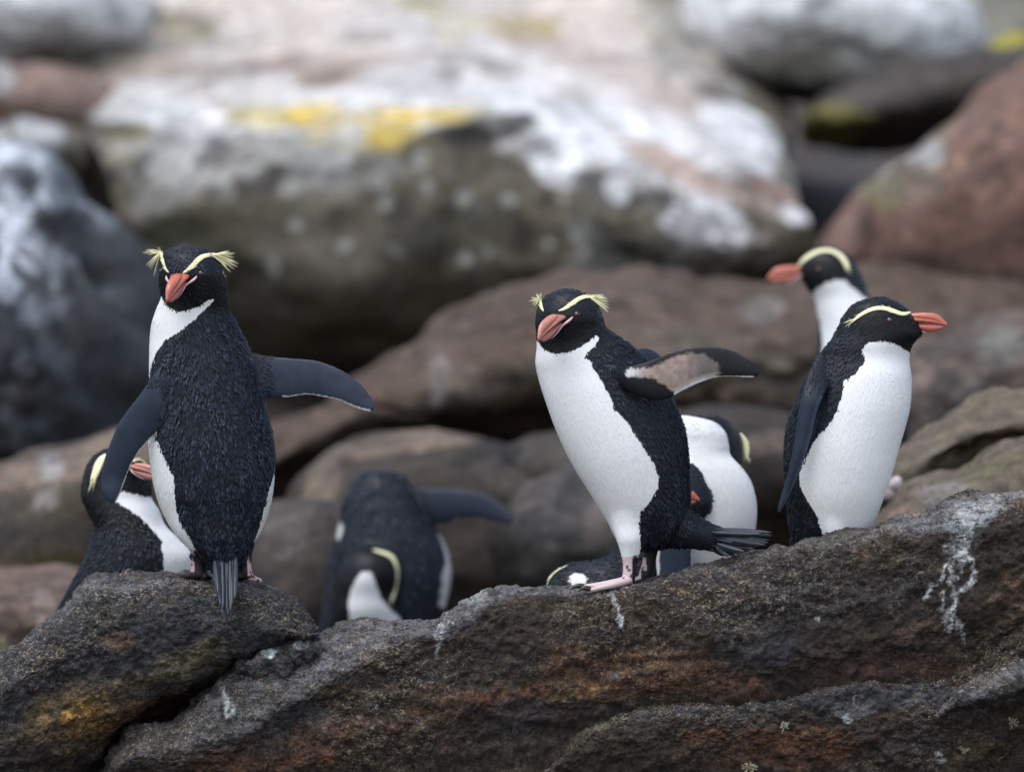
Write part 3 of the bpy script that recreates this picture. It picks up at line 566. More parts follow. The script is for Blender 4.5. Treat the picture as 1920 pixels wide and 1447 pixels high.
# tiny branching lichen tufts on the ledge
M_lichen = plain('pale_branching_lichen', (.34, .32, .22), .8, .2, noise_amt=.3)
def surf_y(px, py, bvh_objs):
    o = np.array([0, -D, 0.0]); d = P(px, py, 0) - o; d = d / np.linalg.norm(d)
    best = None
    for t in bvh_objs:
        h = t.ray_cast(Vector(o), Vector(d))
        if h[0] is not None and (best is None or h[3] < best[3]): best = h
    return best
def bvh_of(ob):
    return BVHTree.FromPolygons([ob.matrix_world @ v.co for v in ob.data.vertices], [tuple(p.vertices) for p in ob.data.polygons])
ledge_bvh = [bvh_of(o) for o in bpy.data.objects if o.name.startswith('rock_ledge')]
for (px, py, r, lab) in ((1470, 1362, 16, 'small pale lichen tuft on the low ledge under the long slab'), (1403, 1440, 26, 'cream lichen tuft at the bottom edge below the slab'),
                         (1806, 1408, 18, 'yellowish lichen tuft below the jutting lip'), (1898, 1352, 20, 'dull green lichen tuft in the hollow at the right edge')):
    h = surf_y(px, py, ledge_bvh)
    if not h: continue
    c = np.array(h[0]); b = Bag()
    for k in range(26):
        a = random.uniform(0, 6.28); e = random.uniform(.1, 1.3)
        dv = np.array([math.cos(a) * math.cos(e) * 1.2, -math.sin(e), math.sin(a) * math.cos(e) + .3]); dv /= np.linalg.norm(dv)
        L = r * .55 / PPM * random.uniform(.3, 1.3)
        p1 = c + dv * L * .5; 
        V, F = tube([c, p1], [.0007, .0006], 4); b.add(V, F)
        for q in range(3):
            dq = dv + np.array([random.uniform(-.7, .7) for _ in range(3)])
            V, F = tube([p1, p1 + dq * L * .5], [.0006, .0005], 4); b.add(V, F)
    tag(b.build('lichen_tuft', M_lichen), lab, 'lichen')

# ------------------------------------------------------------------ penguins
def rib_loft(ribs, nr=70, nc=56, power=2.0):
    """ribs: (lx, ly, rx, ry, depth_px, Y) - left and right outline points and the half thickness away from us"""
    R = catmull(np.array(ribs, float), nr)
    s = (D + R[:, 5]) / D / PPM
    L = np.stack([(R[:, 0] - 960) * s, R[:, 5], (723.5 - R[:, 1]) * s], -1)
    Q = np.stack([(R[:, 2] - 960) * s, R[:, 5], (723.5 - R[:, 3]) * s], -1)
    c = (L + Q) / 2; A = (Q - L) / 2; B = np.zeros_like(A); B[:, 1] = np.maximum(R[:, 4], .5) * s
    V, F = rings(c, A, B, nc)
    return V, F, c

def remesh(V, F, voxel, smooth=3, relax=()):
    me = bpy.data.meshes.new('tmp'); me.from_pydata([tuple(v) for v in V], [], F)
    o = bpy.data.objects.new('tmp', me); col.objects.link(o)
    md = o.modifiers.new('r', 'REMESH'); md.mode = 'VOXEL'; md.voxel_size = voxel; md.adaptivity = 0
    dg = bpy.context.evaluated_depsgraph_get(); dg.update()
    m2 = bpy.data.meshes.new_from_object(o.evaluated_get(dg))
    n = len(m2.vertices); W_ = np.empty(n * 3); m2.vertices.foreach_get('co', W_); W_ = W_.reshape(-1, 3)
    E = np.empty(len(m2.edges) * 2, int); m2.edges.foreach_get('vertices', E); E = E.reshape(-1, 2)
    Q = np.empty(len(m2.loops), int); m2.loops.foreach_get('vertex_index', Q)
    Q = Q.reshape(-1, 4)
    deg = np.bincount(E.ravel(), minlength=n)
    for it in range(smooth):
        for lam in (0.6, -0.5):
            S = np.zeros_like(W_)
            for a in range(3):
                S[:, a] = np.bincount(E[:, 0], W_[E[:, 1], a], n) + np.bincount(E[:, 1], W_[E[:, 0], a], n)
            W_ = W_ + lam * (S / deg[:, None] - W_)
    for cx, cy, rx, ry, it_ in relax:
        x, y = PX(W_); k = np.hypot((x - cx) / rx, (y - cy) / ry); w = np.clip(1.6 * (1.1 - k), 0, 1)[:, None]
        for _ in range(it_):
            S = np.zeros_like(W_)
            for a in range(3):
                S[:, a] = np.bincount(E[:, 0], W_[E[:, 1], a], n) + np.bincount(E[:, 1], W_[E[:, 0], a], n)
            W_ = W_ + .7 * w * (S / deg[:, None] - W_)
    bpy.data.objects.remove(o); bpy.data.meshes.remove(me); bpy.data.meshes.remove(m2)
    return W_, Q

def tri_sample(V, F, n):
    T = []
    for f in F:
        if len(f) == 4: T += [(f[0], f[1], f[2]), (f[0], f[2], f[3])]
    T = np.array(T); a, b, c = V[T[:, 0]], V[T[:, 1]], V[T[:, 2]]
    N = np.cross(b - a, c - a); ar = np.linalg.norm(N, axis=1)
    k = rng.choice(len(T), n, p=ar / ar.sum())
    r1 = np.sqrt(rng.random(n))[:, None]; r2_ = rng.random(n)[:, None]
    p = a[k] * (1 - r1) + b[k] * (r1 * (1 - r2_)) + c[k] * (r1 * r2_)
    return p, N[k] / (ar[k][:, None] + 1e-12)

DKF = np.array([0.0060, 0.0078, 0.0125]); SLATE = np.array([0.023, 0.0325, 0.054]); WHF = np.array([0.80, 0.80, 0.80]); BLK = np.array([0.0035, 0.0042, 0.006])

def feathers(parts, n, colour, flowfix, bv, lift, clip=None):
    """parts: list of lofts (V,F,spine). Returns Bag-like arrays of overlapping feather vanes"""
    tot = [sum(1 for _ in p[1]) for p in parts]
    areas = []
    for V, F, c in parts:
        T = np.array([f for f in F if len(f) == 4]); areas.append(np.linalg.norm(np.cross(V[T[:, 1]] - V[T[:, 0]], V[T[:, 3]] - V[T[:, 0]]), axis=1).sum())
    Pp, Np, Tp, Ip = [], [], [], []
    for (V, F, c), ar in zip(parts, areas):
        k = int(n * ar / sum(areas))
        p, N = tri_sample(V, F, k)
        cen = c[np.argmin(((p[:, None, :] - c[None, ::2, :]) ** 2).sum(-1), axis=1) * 2]
        flip = ((p - cen) * N).sum(1) < 0; N[flip] *= -1
        tg = np.gradient(c, axis=0); tg /= np.linalg.norm(tg, axis=1)[:, None] + 1e-12
        idx = np.argmin(((p[:, None, :] - c[None, ::2, :]) ** 2).sum(-1), axis=1) * 2
        Ip.append(np.full(len(p), len(Ip))); Pp.append(p); Np.append(N); Tp.append(tg[np.clip(idx, 0, len(c) - 1)])
    p, N, T = np.vstack(Pp), np.vstack(Np), np.vstack(Tp)
    pid = np.concatenate(Ip)
    for i in range(len(p)):
        h = bv.find_nearest(Vector(p[i]), .03)
        if h[0] is not None: p[i] = h[0]; N[i] = h[1] if h[1].dot(Vector(N[i])) > 0 or h[3] > .004 else -h[1]
    T = flowfix(p, T)
    T = T + 0.11 * rng.normal(size=T.shape)
    T = T - N * (T * N).sum(1)[:, None]; T /= np.linalg.norm(T, axis=1)[:, None] + 1e-9
    S = np.cross(N, T)
    c0, c1, L, W_, H = colour(p, N, T)         # root colour, tip colour, length, width, lift
    sm = pid > 0; L = np.where(sm, L * .6, L); W_ = np.where(sm, W_ * .6, W_); H = np.where(sm, H * .35, H)
    if clip is not None:
        k = clip(p, pid); p, N, T, S, c0, c1, L, W_, H = [a[k] for a in (p, N, T, S, c0, c1, L, W_, H)]
    m = len(p)
    rows = ((0.0, .55, -.6), (.4, 1.0, .2), (.78, .75, .75))
    V = np.zeros((m, 10, 3)); C = np.zeros((m, 10, 3))
    i = 0
    for s, w, h in rows:
        for side in (-1, 0, 1):
            hh = H * h + (W_ * np.where(H > .0006, .30, .10) if side == 0 else 0)
            V[:, i] = p + T * (s * L)[:, None] + S * (side * w * W_ / 2)[:, None] + N * hh[:, None]
            C[:, i] = c0 + (c1 - c0) * (s ** 1.5); i += 1
    V[:, 9] = p + T * L[:, None] + N * (H * 1.0)[:, None]; C[:, 9] = c1
    f = np.array([[0, 1, 4, 3], [1, 2, 5, 4], [3, 4, 7, 6], [4, 5, 8, 7], [6, 7, 9, 9], [7, 8, 9, 9]])
    Fq = (f[None, :4] + (np.arange(m) * 10)[:, None, None]).reshape(-1, 4)
    Ft = (np.array([[6, 7, 9], [7, 8, 9]])[None] + (np.arange(m) * 10)[:, None, None]).reshape(-1, 3)
    return V.reshape(-1, 3), Fq, Ft, C.reshape(-1, 3)

def build_feathers(root, data):
    V, Fq, Ft, C = data
    V = V - np.array(root.location)
    me = bpy.data.meshes.new('plumage')
    me.vertices.add(len(V)); me.vertices.foreach_set('co', V.ravel())
    me.loops.add(Fq.size + Ft.size); me.loops.foreach_set('vertex_index', np.concatenate([Fq.ravel(), Ft.ravel()]))
    me.polygons.add(len(Fq) + len(Ft))
    me.polygons.foreach_set('loop_start', np.concatenate([np.arange(len(Fq)) * 4, Fq.size + np.arange(len(Ft)) * 3]))
    me.update(calc_edges=True)
    me.polygons.foreach_set('use_smooth', [True] * len(me.polygons))
    a = me.color_attributes.new('Col', 'FLOAT_COLOR', 'POINT'); a.data.foreach_set('color', np.c_[C, np.ones(len(C))].ravel())
    me.materials.append(M_feather)
    o = bpy.data.objects.new('plumage', me); col.objects.link(o); o.parent = root; o['kind'] = 'stuff'
    return o

def beak(root, origin, fwd, up, L, gape_w=.24, wide=1.0, mb=None, mc=None):
    mb = mb or M_beak; mc = mc or M_culmen
    f = np.asarray(fwd, float); f /= np.linalg.norm(f); u = np.asarray(up, float); u = u - f * (u @ f); u /= np.linalg.norm(u); w = np.cross(u, f)
    s = np.linspace(0, 1, 22)
    ip = lambda xs, ys: np.interp(s, xs, ys)
    sm = lambda a: np.convolve(np.pad(a, 2, 'edge'), np.ones(5) / 5, 'valid')
    zt = sm(ip([0, .2, .5, .77, .92, 1], [.17, .235, .255, .235, .12, -.02]))
    zc = sm(ip([0, .2, .5, .8, .95, 1], [.15, .15, .12, .07, .0, -.03]))
    zm = sm(ip([0, .3, .6, .85, 1], [.0, .015, .01, -.01, -.05]))
    zb = sm(ip([0, .2, .4, .55, .7, .85, .95, 1], [-.03, -.10, -.165, -.20, -.19, -.14, -.09, -.06]))
    wc = sm(ip([0, .1, .3, .6, .85, 1], [.05, .085, .095, .08, .05, .012])) * wide
    wd = sm(ip([0, .2, .5, .8, 1], [.19, .15, .115, .07, .015])) * wide
    def part(name, lo, hi, wdt, s0, s1, mat):
        k = (s >= s0) & (s <= s1)
        c = origin + f * (s[k] * L)[:, None] + u * (((lo + hi) / 2)[k] * L)[:, None]
        A = w[None] * (wdt[k] * L)[:, None]; B = u[None] * (np.maximum((hi - lo) / 2, .006)[k] * L * 1.03)[:, None]
        V, F = rings(c, A, B, 18)
        return mesh_obj(name, V, F, mat, root)
    par = part('beak', zm, zc, wd, 0.0, .97, mb)
    tp = part('culmen', zc - .05, zt, wc, .06, 1.0, mc); lw = part('lower_mandible', zb, zm - .012, wd * .88, .05, .95, mb)
    tp.parent = par; lw.parent = par
    b = Bag()
    for sd in (-1, 1):
        pts = []; rad = []
        for q, yy, zz, r in ((-.10, gape_w + .02, .045, .004), (-.02, gape_w, .02, .026), (.06, gape_w * .85, -.01, .030), (.16, .175, -.07, .02), (.3, .135, -.135, .012), (.42, .10, -.175, .010), (.55, .06, -.205, .006)):
            pts.append(origin + f * q * L + w * sd * yy * L + u * zz * L); rad.append(r * L)
        V, F = tube(pts, rad, 8, 20); b.add(V, F)
    g = b.build('gape_skin', M_gape, root); g.parent = par
    return par

def eye(root, bv, px, py, r=.0058):
    h = surf_y(px, py, [bv])
    if not h: return
    c = np.array(h[0]) - np.array(h[1]) * r * .45; n = np.array(h[1])
    if n[1] > 0: n = -n; c = np.array(h[0]) - n * r * .45
    def ball(c, r, nm, mat, par, flat=1):
        ph = np.linspace(-1.55, 1.55, 12); cc = np.array([c + n * math.sin(a) * r * flat for a in ph])
        a1 = np.cross(n, [0, 0, 1.0]); a1 /= np.linalg.norm(a1); a2 = np.cross(n, a1)
        V, F = rings(cc, np.array([a1 * math.cos(a) * r for a in ph]), np.array([a2 * math.cos(a) * r for a in ph]), 18)
        return mesh_obj(nm, V, F, mat, par)
    e = ball(c, r, 'eye', M_eye, root)
    p = ball(c + n * r * .72, r * .45, 'pupil', M_pupil, root, .7); p.parent = e

def crest_strip(root, bv, line, fan=(), Yfallback=0.0, thick=.0009, nfil=0, hairs=10):
    """line: (px, py, halfwidth px) laid on the head; fan: free plume ends (px, py, dY)"""
    Lp = catmull(np.array(line, float), 26)
    pts = []; nn = []; ly = Yfallback
    for x, y, w in Lp:
        h = surf_y(x, y, [bv])
        if h:
            q = np.array(h[0]); n = np.array(h[1]); n = n if n[1] < 0 else -n
            ly = q[1]
        else:
            q = P(x, y, ly); n = np.array([0, -1.0, 0])
        pts.append(q + n * .0012); nn.append(n)
    pts = np.array(pts); nn = np.array(nn)
    for _ in range(3):
        pts[1:-1] = (pts[:-2] + pts[1:-1] * 2 + pts[2:]) / 4; nn[1:-1] = (nn[:-2] + nn[1:-1] * 2 + nn[2:]) / 4
    T = np.gradient(pts, axis=0); T /= np.linalg.norm(T, axis=1)[:, None]
    A = np.cross(T, nn); A /= np.linalg.norm(A, axis=1)[:, None]
    B = np.cross(A, T)
    w = np.maximum(Lp[:, 2], .4) / PPM
    b = Bag()
    V, F = rings(pts, A * w[:, None], B * thick, 8); b.add(V, F)
    # short barbs along the strip so its edge is not a clean line
    for k in range(hairs * 5):
        i = random.randint(3, 25); sd = random.uniform(-1, 1)
        p0 = pts[i] + A[i] * w[i] * sd * .8; d = T[i] + A[i] * sd * .3 + nn[i] * .12
        L = random.uniform(.006, .012)
        V, F = tube([p0, p0 + d * L], [.0005, .00015], 4); b.add(V, F)
    base = pts[-1]; bi = pts[-4]
    for (x, y, dY) in fan:
        end0 = P(x, y, base[1] + dY)
        for k in range(max(nfil, 1)):
            e = end0 + np.array([random.gauss(0, .0016), random.gauss(0, .005), random.gauss(0, .0016)])
            st = bi + (base - bi) * random.random() + A[-2] * w[-2] * random.uniform(-.9, .9)
            midp = st + (e - st) * .5 + np.array([0, 0, .05]) * np.linalg.norm(e - st) * random.uniform(.2, 1.0)
            V, F = tube([st, midp, e], [.0008, .00055, .00010], 4, 7); b.add(V, F)
    return b.build('crest', M_crest, root)

def blade(b, p0, p1, w, nrm, sag=0.0, c=None):
    """one stiff tail feather with a raised shaft and rounded point"""
    t = np.array([0, .25, .5, .75, .92, 1.0]); ww = np.array([.55, .9, 1, .9, .55, .08]) * w
    d = p1 - p0; L = np.linalg.norm(d); d = d / L; s = np.cross(d, nrm); s /= np.linalg.norm(s); n = np.cross(s, d)
    pts = p0[None] + d[None] * (t * L)[:, None] + n[None] * (sag * L * 4 * t * (1 - t))[:, None]
    V = []
    for k in range(6):
        V += [pts[k] - s * ww[k] / 2, pts[k] + n * w * .18, pts[k] + s * ww[k] / 2, pts[k] - n * w * .05]
    F = [tuple(f) for f in grid_faces(6, 4)] + [(0, 1, 2, 3), (23, 22, 21, 20)]
    b.add(np.array(V), F)

def penguin(label, foot, body_ribs, others=(), tubes=(), white=None, paint=None, head=None, nfeath=6000, voxel=.0026,
            feathered_others=(), relax=(), flen=1.0, rough=False, group='penguins on the rocks', slate=1.0, headrad=70, fclip=None):
    root = empty('penguin', tuple(P(*foot)), label, 'penguin', group)
    Vb, Fb, cb = rib_loft(body_ribs)
    VV = [Vb]; FF = list(Fb); n = len(Vb); fparts = [(Vb, Fb, cb)]
    for k, o in enumerate(others):
        V, F, c = rib_loft(o, 40, 36)
        VV.append(V); FF += [tuple(i + n for i in f) for f in F]; n += len(V)
        if k in feathered_others: fparts.append((V, F, c))
    for pts, flat in tubes:
        q = np.array([P(a[0], a[1], a[2]) for a in pts]); r = np.array([a[3] for a in pts]) / PPM
        V, F = tube(q, r, 14, 16, flat=flat, up=(0, 0, 1) if flat != 1 else None)
        VV.append(V); FF += [tuple(int(i) + n for i in f) for f in F]; n += len(V)
    W_, Q = remesh(np.vstack(VV), FF, voxel, relax=relax)
    x, y = PX(W_)
    N = vnormals(W_, Q)
    C = paint(x, y, W_, N, False)
    o = mesh_obj('body', W_, Q, M_skin, root, C=C)
    wv = W_
    bv = BVHTree.FromPolygons([Vector(v) for v in wv], [tuple(int(i) for i in q) for q in Q])
    hc = P(*head[:2], body_ribs[3][5]) if head else None
    bk = P(*head[2:4], head[4]) if head else None
    def flow(p, T):
        if hc is None: return T
        d = np.linalg.norm(p - hc, axis=1); w = np.clip(1.25 - d / (headrad / PPM), 0, 1)[:, None]
        R = p - bk; R /= np.linalg.norm(R, axis=1)[:, None] + 1e-9
        return T * (1 - w) + R * w * 1.2
    def colour(p, N, T):
        xx, yy = PX(p); jt = 1.3 * (np.clip(np.linalg.norm(p - hc, axis=1) * PPM / headrad - .5, .1, 1) if hc is not None else 1); xj = xx + rng.normal(0, 1, len(p)) * jt; yj = yy + rng.normal(0, 1, len(p)) * jt
        c = paint(xj, yj, p, N, True)
        lum = c.mean(1); dark = lum < .3
        soil = np.clip(.25 + .9 * fbm(p * np.array([22., 22., 9.]), 4, 55), 0, 1) * np.clip((yy - 700) / 250, .25, 1)
        c = np.where(dark[:, None], c, c * (1 - soil[:, None] * np.array([.08, .10, .16])))
        dh = np.linalg.norm(p - hc, axis=1) * PPM if hc is not None else np.full(len(p), 999.)
        hd = np.clip(1.55 - dh / headrad, 0, 1) 
        m = len(p)
        L = np.where(dark, .0115, .0105) * flen * rng.uniform(.75, 1.2, m) * (1 - .62 * hd)
        Wd = np.where(dark, .0036, .0022) * flen * rng.uniform(.8, 1.25, m) * (1 - .6 * hd)
        H = np.where(dark, .0016, .00018) * rng.uniform(.4, 1.7, m) * (1 - .8 * hd) * flen
        tp = p + T * L[:, None]; tx, ty = PX(tp); tdark = paint(tx, ty, tp, N, True).mean(1) < .3
        cross = tdark != dark; L = np.where(cross, L * .45, L); H = np.where(cross, H * .3, H); Wd = np.where(cross, Wd * .7, Wd)
        c0 = c * np.where(dark, .45, .97)[:, None]
        tip = np.where(rng.random(m) < .55, rng.uniform(1.5, 4.5, m), 1.0) * (1 - .7 * hd) + .7 * hd
        c1 = np.where(dark[:, None], c * tip[:, None] * np.array([1, 1.03, 1.12]) * slate, c * rng.uniform(.95, 1.04, m)[:, None])
        stk = np.clip(.5 + 1.1 * noise(p * np.array([95., 95., 38.]), 66), .1, 1.2); H = np.where(dark, H * (.5 + 1.1 * stk), H); tip = tip * (.8 + .5 * stk)
        c1 = np.where(dark[:, None], c * np.maximum(tip, 1)[:, None] * np.array([1, 1.04, 1.14]) * slate, c1)
        H = np.maximum(H, .00015)
        return c0, np.minimum(c1, .83), L, Wd, H
    build_feathers(root, feathers(fparts, nfeath, colour, flow, bv, None, (lambda p, pid: fclip(*PX(p), p, pid)) if fclip else None))
    return root, bv

def mixc(C, mask, c):
    C[mask] = np.asarray(c); return C

# ---- penguin 1: back to us, flippers out, looking over at the camera
p1_ribs = [(346, 461, 356, 461, 6, -.02), (314, 469, 388, 469, 34, -.02), (302, 484, 406, 484, 50, -.02), (299, 506, 418, 506, 60, -.02), (299, 530, 424, 530, 62, -.015), (302, 556, 426, 556, 58, -.01),
    (293, 580, 430, 580, 60, 0), (285, 606, 442, 606, 66, .005), (281, 640, 458, 640, 76, .01), (280, 680, 474, 680, 85, .01), (280, 720, 486, 720, 92, .01), (279, 770, 499, 770, 98, .01), (278, 820, 510, 820, 102, .01),
    (282, 870, 515, 870, 102, .01), (291, 920, 512, 920, 98, .01), (306, 962, 503, 962, 88, .01), (328, 1000, 487, 1000, 72, .0), (357, 1030, 468, 1030, 52, -.01), (385, 1052, 452, 1052, 34, -.02), (398, 1070, 444, 1070, 16, -.04), (404, 1080, 440, 1080, 6, -.045)]
p1_fl_r = [(420, 672, 450, 750, 12, .0), (462, 660, 484, 748, 11, .0), (500, 667, 506, 746, 9, .0), (543, 671, 541, 745, 7, -.005), (590, 675, 576, 740, 6.5, -.01), (627, 687, 607, 745, 6, -.015), (660, 706, 636, 751, 5.5, -.02), (687, 732, 664, 764, 5, -.025), (700, 752, 686, 771, 4, -.028), (704, 763, 696, 772, 2.5, -.03)]
p1_fl_l = [(318, 668, 372, 725, 10, -.05), (290, 700, 330, 762, 11, -.055), (266, 734, 316, 786, 10, -.055), (243, 764, 300, 806, 8, -.05), (223, 792, 281, 824, 7, -.045), (208, 825, 262, 846, 6.5, -.04), (196, 860, 246, 871, 6, -.035), (189, 893, 236, 897, 5.5, -.03), (191, 920, 228, 919, 5, -.03), (200, 937, 222, 934, 3.5, -.03), (208, 943, 217, 941, 2, -.03)]
p1_legs = [[(352, 1005, 412, 1005, 28, 0), (357, 1028, 396, 1028, 22, 0), (358, 1048, 388, 1048, 15, 0), (357, 1066, 389, 1066, 14, .0), (356, 1080, 390, 1080, 16, 0)],
           [(430, 1005, 484, 1005, 28, 0), (440, 1028, 472, 1028, 20, 0), (444, 1048, 470, 1048, 14, 0), (444, 1066, 472, 1066, 13, .0), (444, 1082, 474, 1082, 15, 0)]]
p1_toes = [([(374, 1076, -.01, 11), (350, 1080, .02, 9), (318, 1084, .05, 6)], .8), ([(376, 1077, 0, 10), (366, 1081, .04, 9), (350, 1085, .08, 6)], .8), ([(380, 1078, -.01, 10), (388, 1081, -.0, 8), (394, 1083, .03, 6)], .8),
           ([(458, 1078, -.01, 10), (474, 1084, .0, 8), (490, 1089, .01, 5)], .8), ([(456, 1080, 0, 10), (450, 1084, .03, 8), (446, 1086, .06, 6)], .8), ([(452, 1078, -.01, 9), (440, 1082, 0, 8), (430, 1083, .03, 6)], .8)]
W1a = [(402, 563), (392, 573), (380, 583), (360, 603), (333, 623), (307, 640), (293, 660), (284, 687), (282, 712), (262, 712), (262, 555), (299, 548), (305, 560), (317, 577), (333, 585), (350, 583), (373, 574), (390, 563), (400, 560)]
W1b = [(268, 815), (290, 812), (300, 837), (313, 867), (330, 903), (328, 923), (331, 957), (343, 987), (357, 1010), (366, 1030), (340, 1040), (260, 1000)]
W1c = [(519, 850), (516, 868), (511, 895), (502, 927), (489, 977), (475, 1015), (540, 1015), (540, 850)]
fl1r_low = [(520, 745), (541, 745), (576, 740), (607, 745), (636, 751), (664, 764), (694, 772)]
fl1l_low = [(300, 808), (281, 825), (262, 847), (247, 872), (237, 898), (229, 920), (220, 938)]
def paint1(x, y, V, N, feather):
    C = np.tile(DKF, (len(x), 1)); yw = V[:, 1]
    nz = 1.6 * noise(V * 160, 3)
    flr = (x > 492 + (y - 700) * .1) & (y > 650) & (y < 780) & ((x > 515) | ~np.full(len(x), feather)); fll = in_poly(x, y, [(180, 950), (180, 700), (262, 690), (300, 690), (322, 730), (318, 790), (286, 830), (250, 880), (238, 950)]) & (yw < 0.0)
    if not feather:
        mixc(C, flr | fll, SLATE); k = (x > 470) & (x < 505) & (y > 650) & (y < 752); C[k] = (DKF + (SLATE - DKF) * np.clip((x[k] - 474) / 26, 0, 1)[:, None])
        C = C * (1 + .35 * fbm(V * np.array([60., 60., 60.]), 4, 71))[:, None]
        mixc(C, (fll | (flr & (x > 520))) & (N[:, 1] > .35), WHF * .8)
        mixc(C, (x > 530) & (d_line(x, y, fl1r_low) < 3.4), WHF * .75)
        mixc(C, fll & (d_line(x, y, fl1l_low) < 3.4), WHF * .75)
    front = yw < .035
    w = (in_poly(x + nz, y, W1a) | in_poly(x + nz, y, W1b) | in_poly(x, y, W1c)) & ~(fll & ~np.full(len(x), feather))
    w = w & front
    w |= (~front) & (y > 575) & (y < 1045) & (x < 516) & ~(fll) 
    mixc(C, w, WHF)
    hd = (y < 583) & (V[:, 1] > -9) & ~w
    mixc(C, hd & (y > 515), BLK)
    mixc(C, hd & (y <= 515), DKF * 1.25)
    if not feather:
        ft = (y > 1032) & (((x < 393) ) | (x > 444)) & (x > 300) & (x < 500)
        mixc(C, ft, (.02, .014, .014))
        pk = (((x < 364) & (x > 340)) | ((x > 464))) & (y > 1030) & (y < 1100) & (x < 500)
        pk = pk & (((x > 350) & (y < 1072)) | (x > 464))
        sp = noise(V * 140, 8) > .45
        mixc(C, pk & ~sp, (.55, .37, .36))
    return C
r1, bv1 = penguin('penguin seen from behind with both flippers held out, looking back at the camera', (415, 1085, 0), p1_ribs, [p1_fl_r, p1_fl_l] + p1_legs, p1_toes, paint=paint1,
                  head=(360, 520, 330, 530, -.08), nfeath=21000, voxel=.0022, relax=((478, 705, 30, 50, 10), (318, 730, 30, 50, 10)), feathered_others=(0, 1), slate=1.45, flen=1.25, fclip=lambda x, y, p, i: (i == 0) | ((i == 1) & (x < 500 + 8 * rng.random(len(x)))) | ((i == 2) & (y < 725 + (x - 300) * .4 + 8 * rng.random(len(x)))))
beak(r1, P(339, 523, -.070), (-.26, -.80, -.50), (-.1, -.35, 1), .078, .36, 1.3)
eye(r1, bv1, 377, 513); eye(r1, bv1, 301.5, 508, .005)
crest_strip(r1, bv1, [(343, 512, 1.5), (350, 508, 3), (360, 500, 4.2), (369, 490, 5), (379, 482, 5), (391, 479, 4.5), (402, 478, 4)],
            [(430, 471, 0), (440, 476, -.01), (437, 482, 0), (448, 494, -.01), (444, 500, 0), (439, 503, .01), (432, 510, -.01), (424, 520, 0), (421, 525, .01), (418, 512, .01), (426, 497, -.01)], nfil=5)
crest_strip(r1, bv1, [(317, 511, 1.5), (312, 505, 3), (308, 495, 3.6), (305, 485, 4), (303, 477, 4), (299, 473, 3)],
            [(268, 475, .01), (273, 470, .02), (278, 477, 0), (275, 497, .01), (279, 505, 0), (288, 517, 0), (294, 498, .01), (283, 490, 0)], nfil=4)
tb = None
for k, (x0, x1, y1) in enumerate([(405, 409, 1112), (409, 413, 1134), (414, 417, 1152), (420, 421, 1167), (426, 427, 1152), (430, 432, 1146), (435, 434, 1136), (439, 440, 1122), (417, 418, 1140), (423, 425, 1144)]):
    b = Bag(); blade(b, P(421+(x0-421)*1.15, 1040, -.040 - .0015 * (k % 3)), P(x1, y1, -.125 - .003 * (k % 3)), .0105, np.array([0, -1.0, .1])); b.build('tail_feather', M_tail, r1)

# ---- penguin 2: white front to the left, one flipper lifted to the right
p2_ribs = [(1056, 541, 1068, 541, 6, -.01), (1026, 553, 1096, 549, 34, -.01), (1010, 574, 1117, 567, 50, -.01), (1005, 600, 1129, 592, 58, -.01), (1006, 628, 1137, 614, 58, -.005), (1006, 652, 1158, 630, 60, 0),
    (1004, 680, 1190, 655, 70, .005), (1009, 708, 1218, 682, 80, .01), (1021, 747, 1243, 718, 88, .01), (1041, 803, 1266, 760, 94, .01), (1062, 850, 1284, 808, 96, .01), (1081, 885, 1290, 852, 94, .01), (1101, 916, 1292, 900, 88, .01),
    (1123, 952, 1294, 942, 78, .01), (1139, 978, 1296, 975, 66, .01), (1150, 1002, 1282, 1003, 52, .01), (1168, 1022, 1255, 1022, 34, .01), (1195, 1032, 1230, 1030, 12, .01)]
p2_others = [
    [(1225, 900, 1215, 1020, 50, .01), (1268, 915, 1250, 1024, 44, .01), (1300, 958, 1285, 1027, 32, .0), (1330, 978, 1318, 1031, 24, .0), (1354, 988, 1346, 1034, 17, .0), (1374, 996, 1370, 1032, 9, 0)],      # tail base
    [(1160, 890, 1225, 885, 16, -.0), (1150, 925, 1228, 920, 44, -.012), (1145, 960, 1228, 956, 44, -.014), (1148, 988, 1222, 985, 38, -.018), (1155, 1010, 1212, 1008, 30, -.028), (1162, 1030, 1204, 1030, 20, -.03), (1166, 1046, 1198, 1046, 15, -.03), (1168, 1060, 1194, 1060, 12, -.03), (1167, 1078, 1192, 1078, 12, -.03), (1167, 1092, 1190, 1093, 10, -.03)],
    [(1195, 990, 1250, 985, 26, .05), (1202, 1015, 1242, 1012, 22, .05), (1206, 1035, 1234, 1033, 15, .05), (1204, 1055, 1229, 1054, 12, .05), (1198, 1075, 1224, 1075, 12, .05), (1196, 1088, 1220, 1086, 10, .05)],
    [(1118, 692, 1130, 714, 12, -.035), (1146, 686, 1156, 724, 12, -.060), (1178, 686, 1184, 736, 10, -.085), (1206, 680, 1212, 748, 9, -.09), (1240, 667, 1248, 749, 7, -.095), (1275, 656, 1280, 733, 6.5, -.10), (1310, 650, 1315, 717, 6, -.105), (1345, 650, 1344, 708, 5.5, -.11), (1378, 659, 1373, 707, 5, -.115), (1402, 673, 1398, 708, 4.5, -.12), (1418, 688, 1412, 708, 3.5, -.122), (1424, 698, 1420, 706, 2, -.122)],
    [(1160, 664, 1172, 705, 10, .07), (1192, 655, 1196, 700, 9, .08), (1212, 652, 1214, 700, 8, .09), (1232, 661, 1230, 700, 6, .10), (1244, 674, 1240, 700, 4, .11)]]
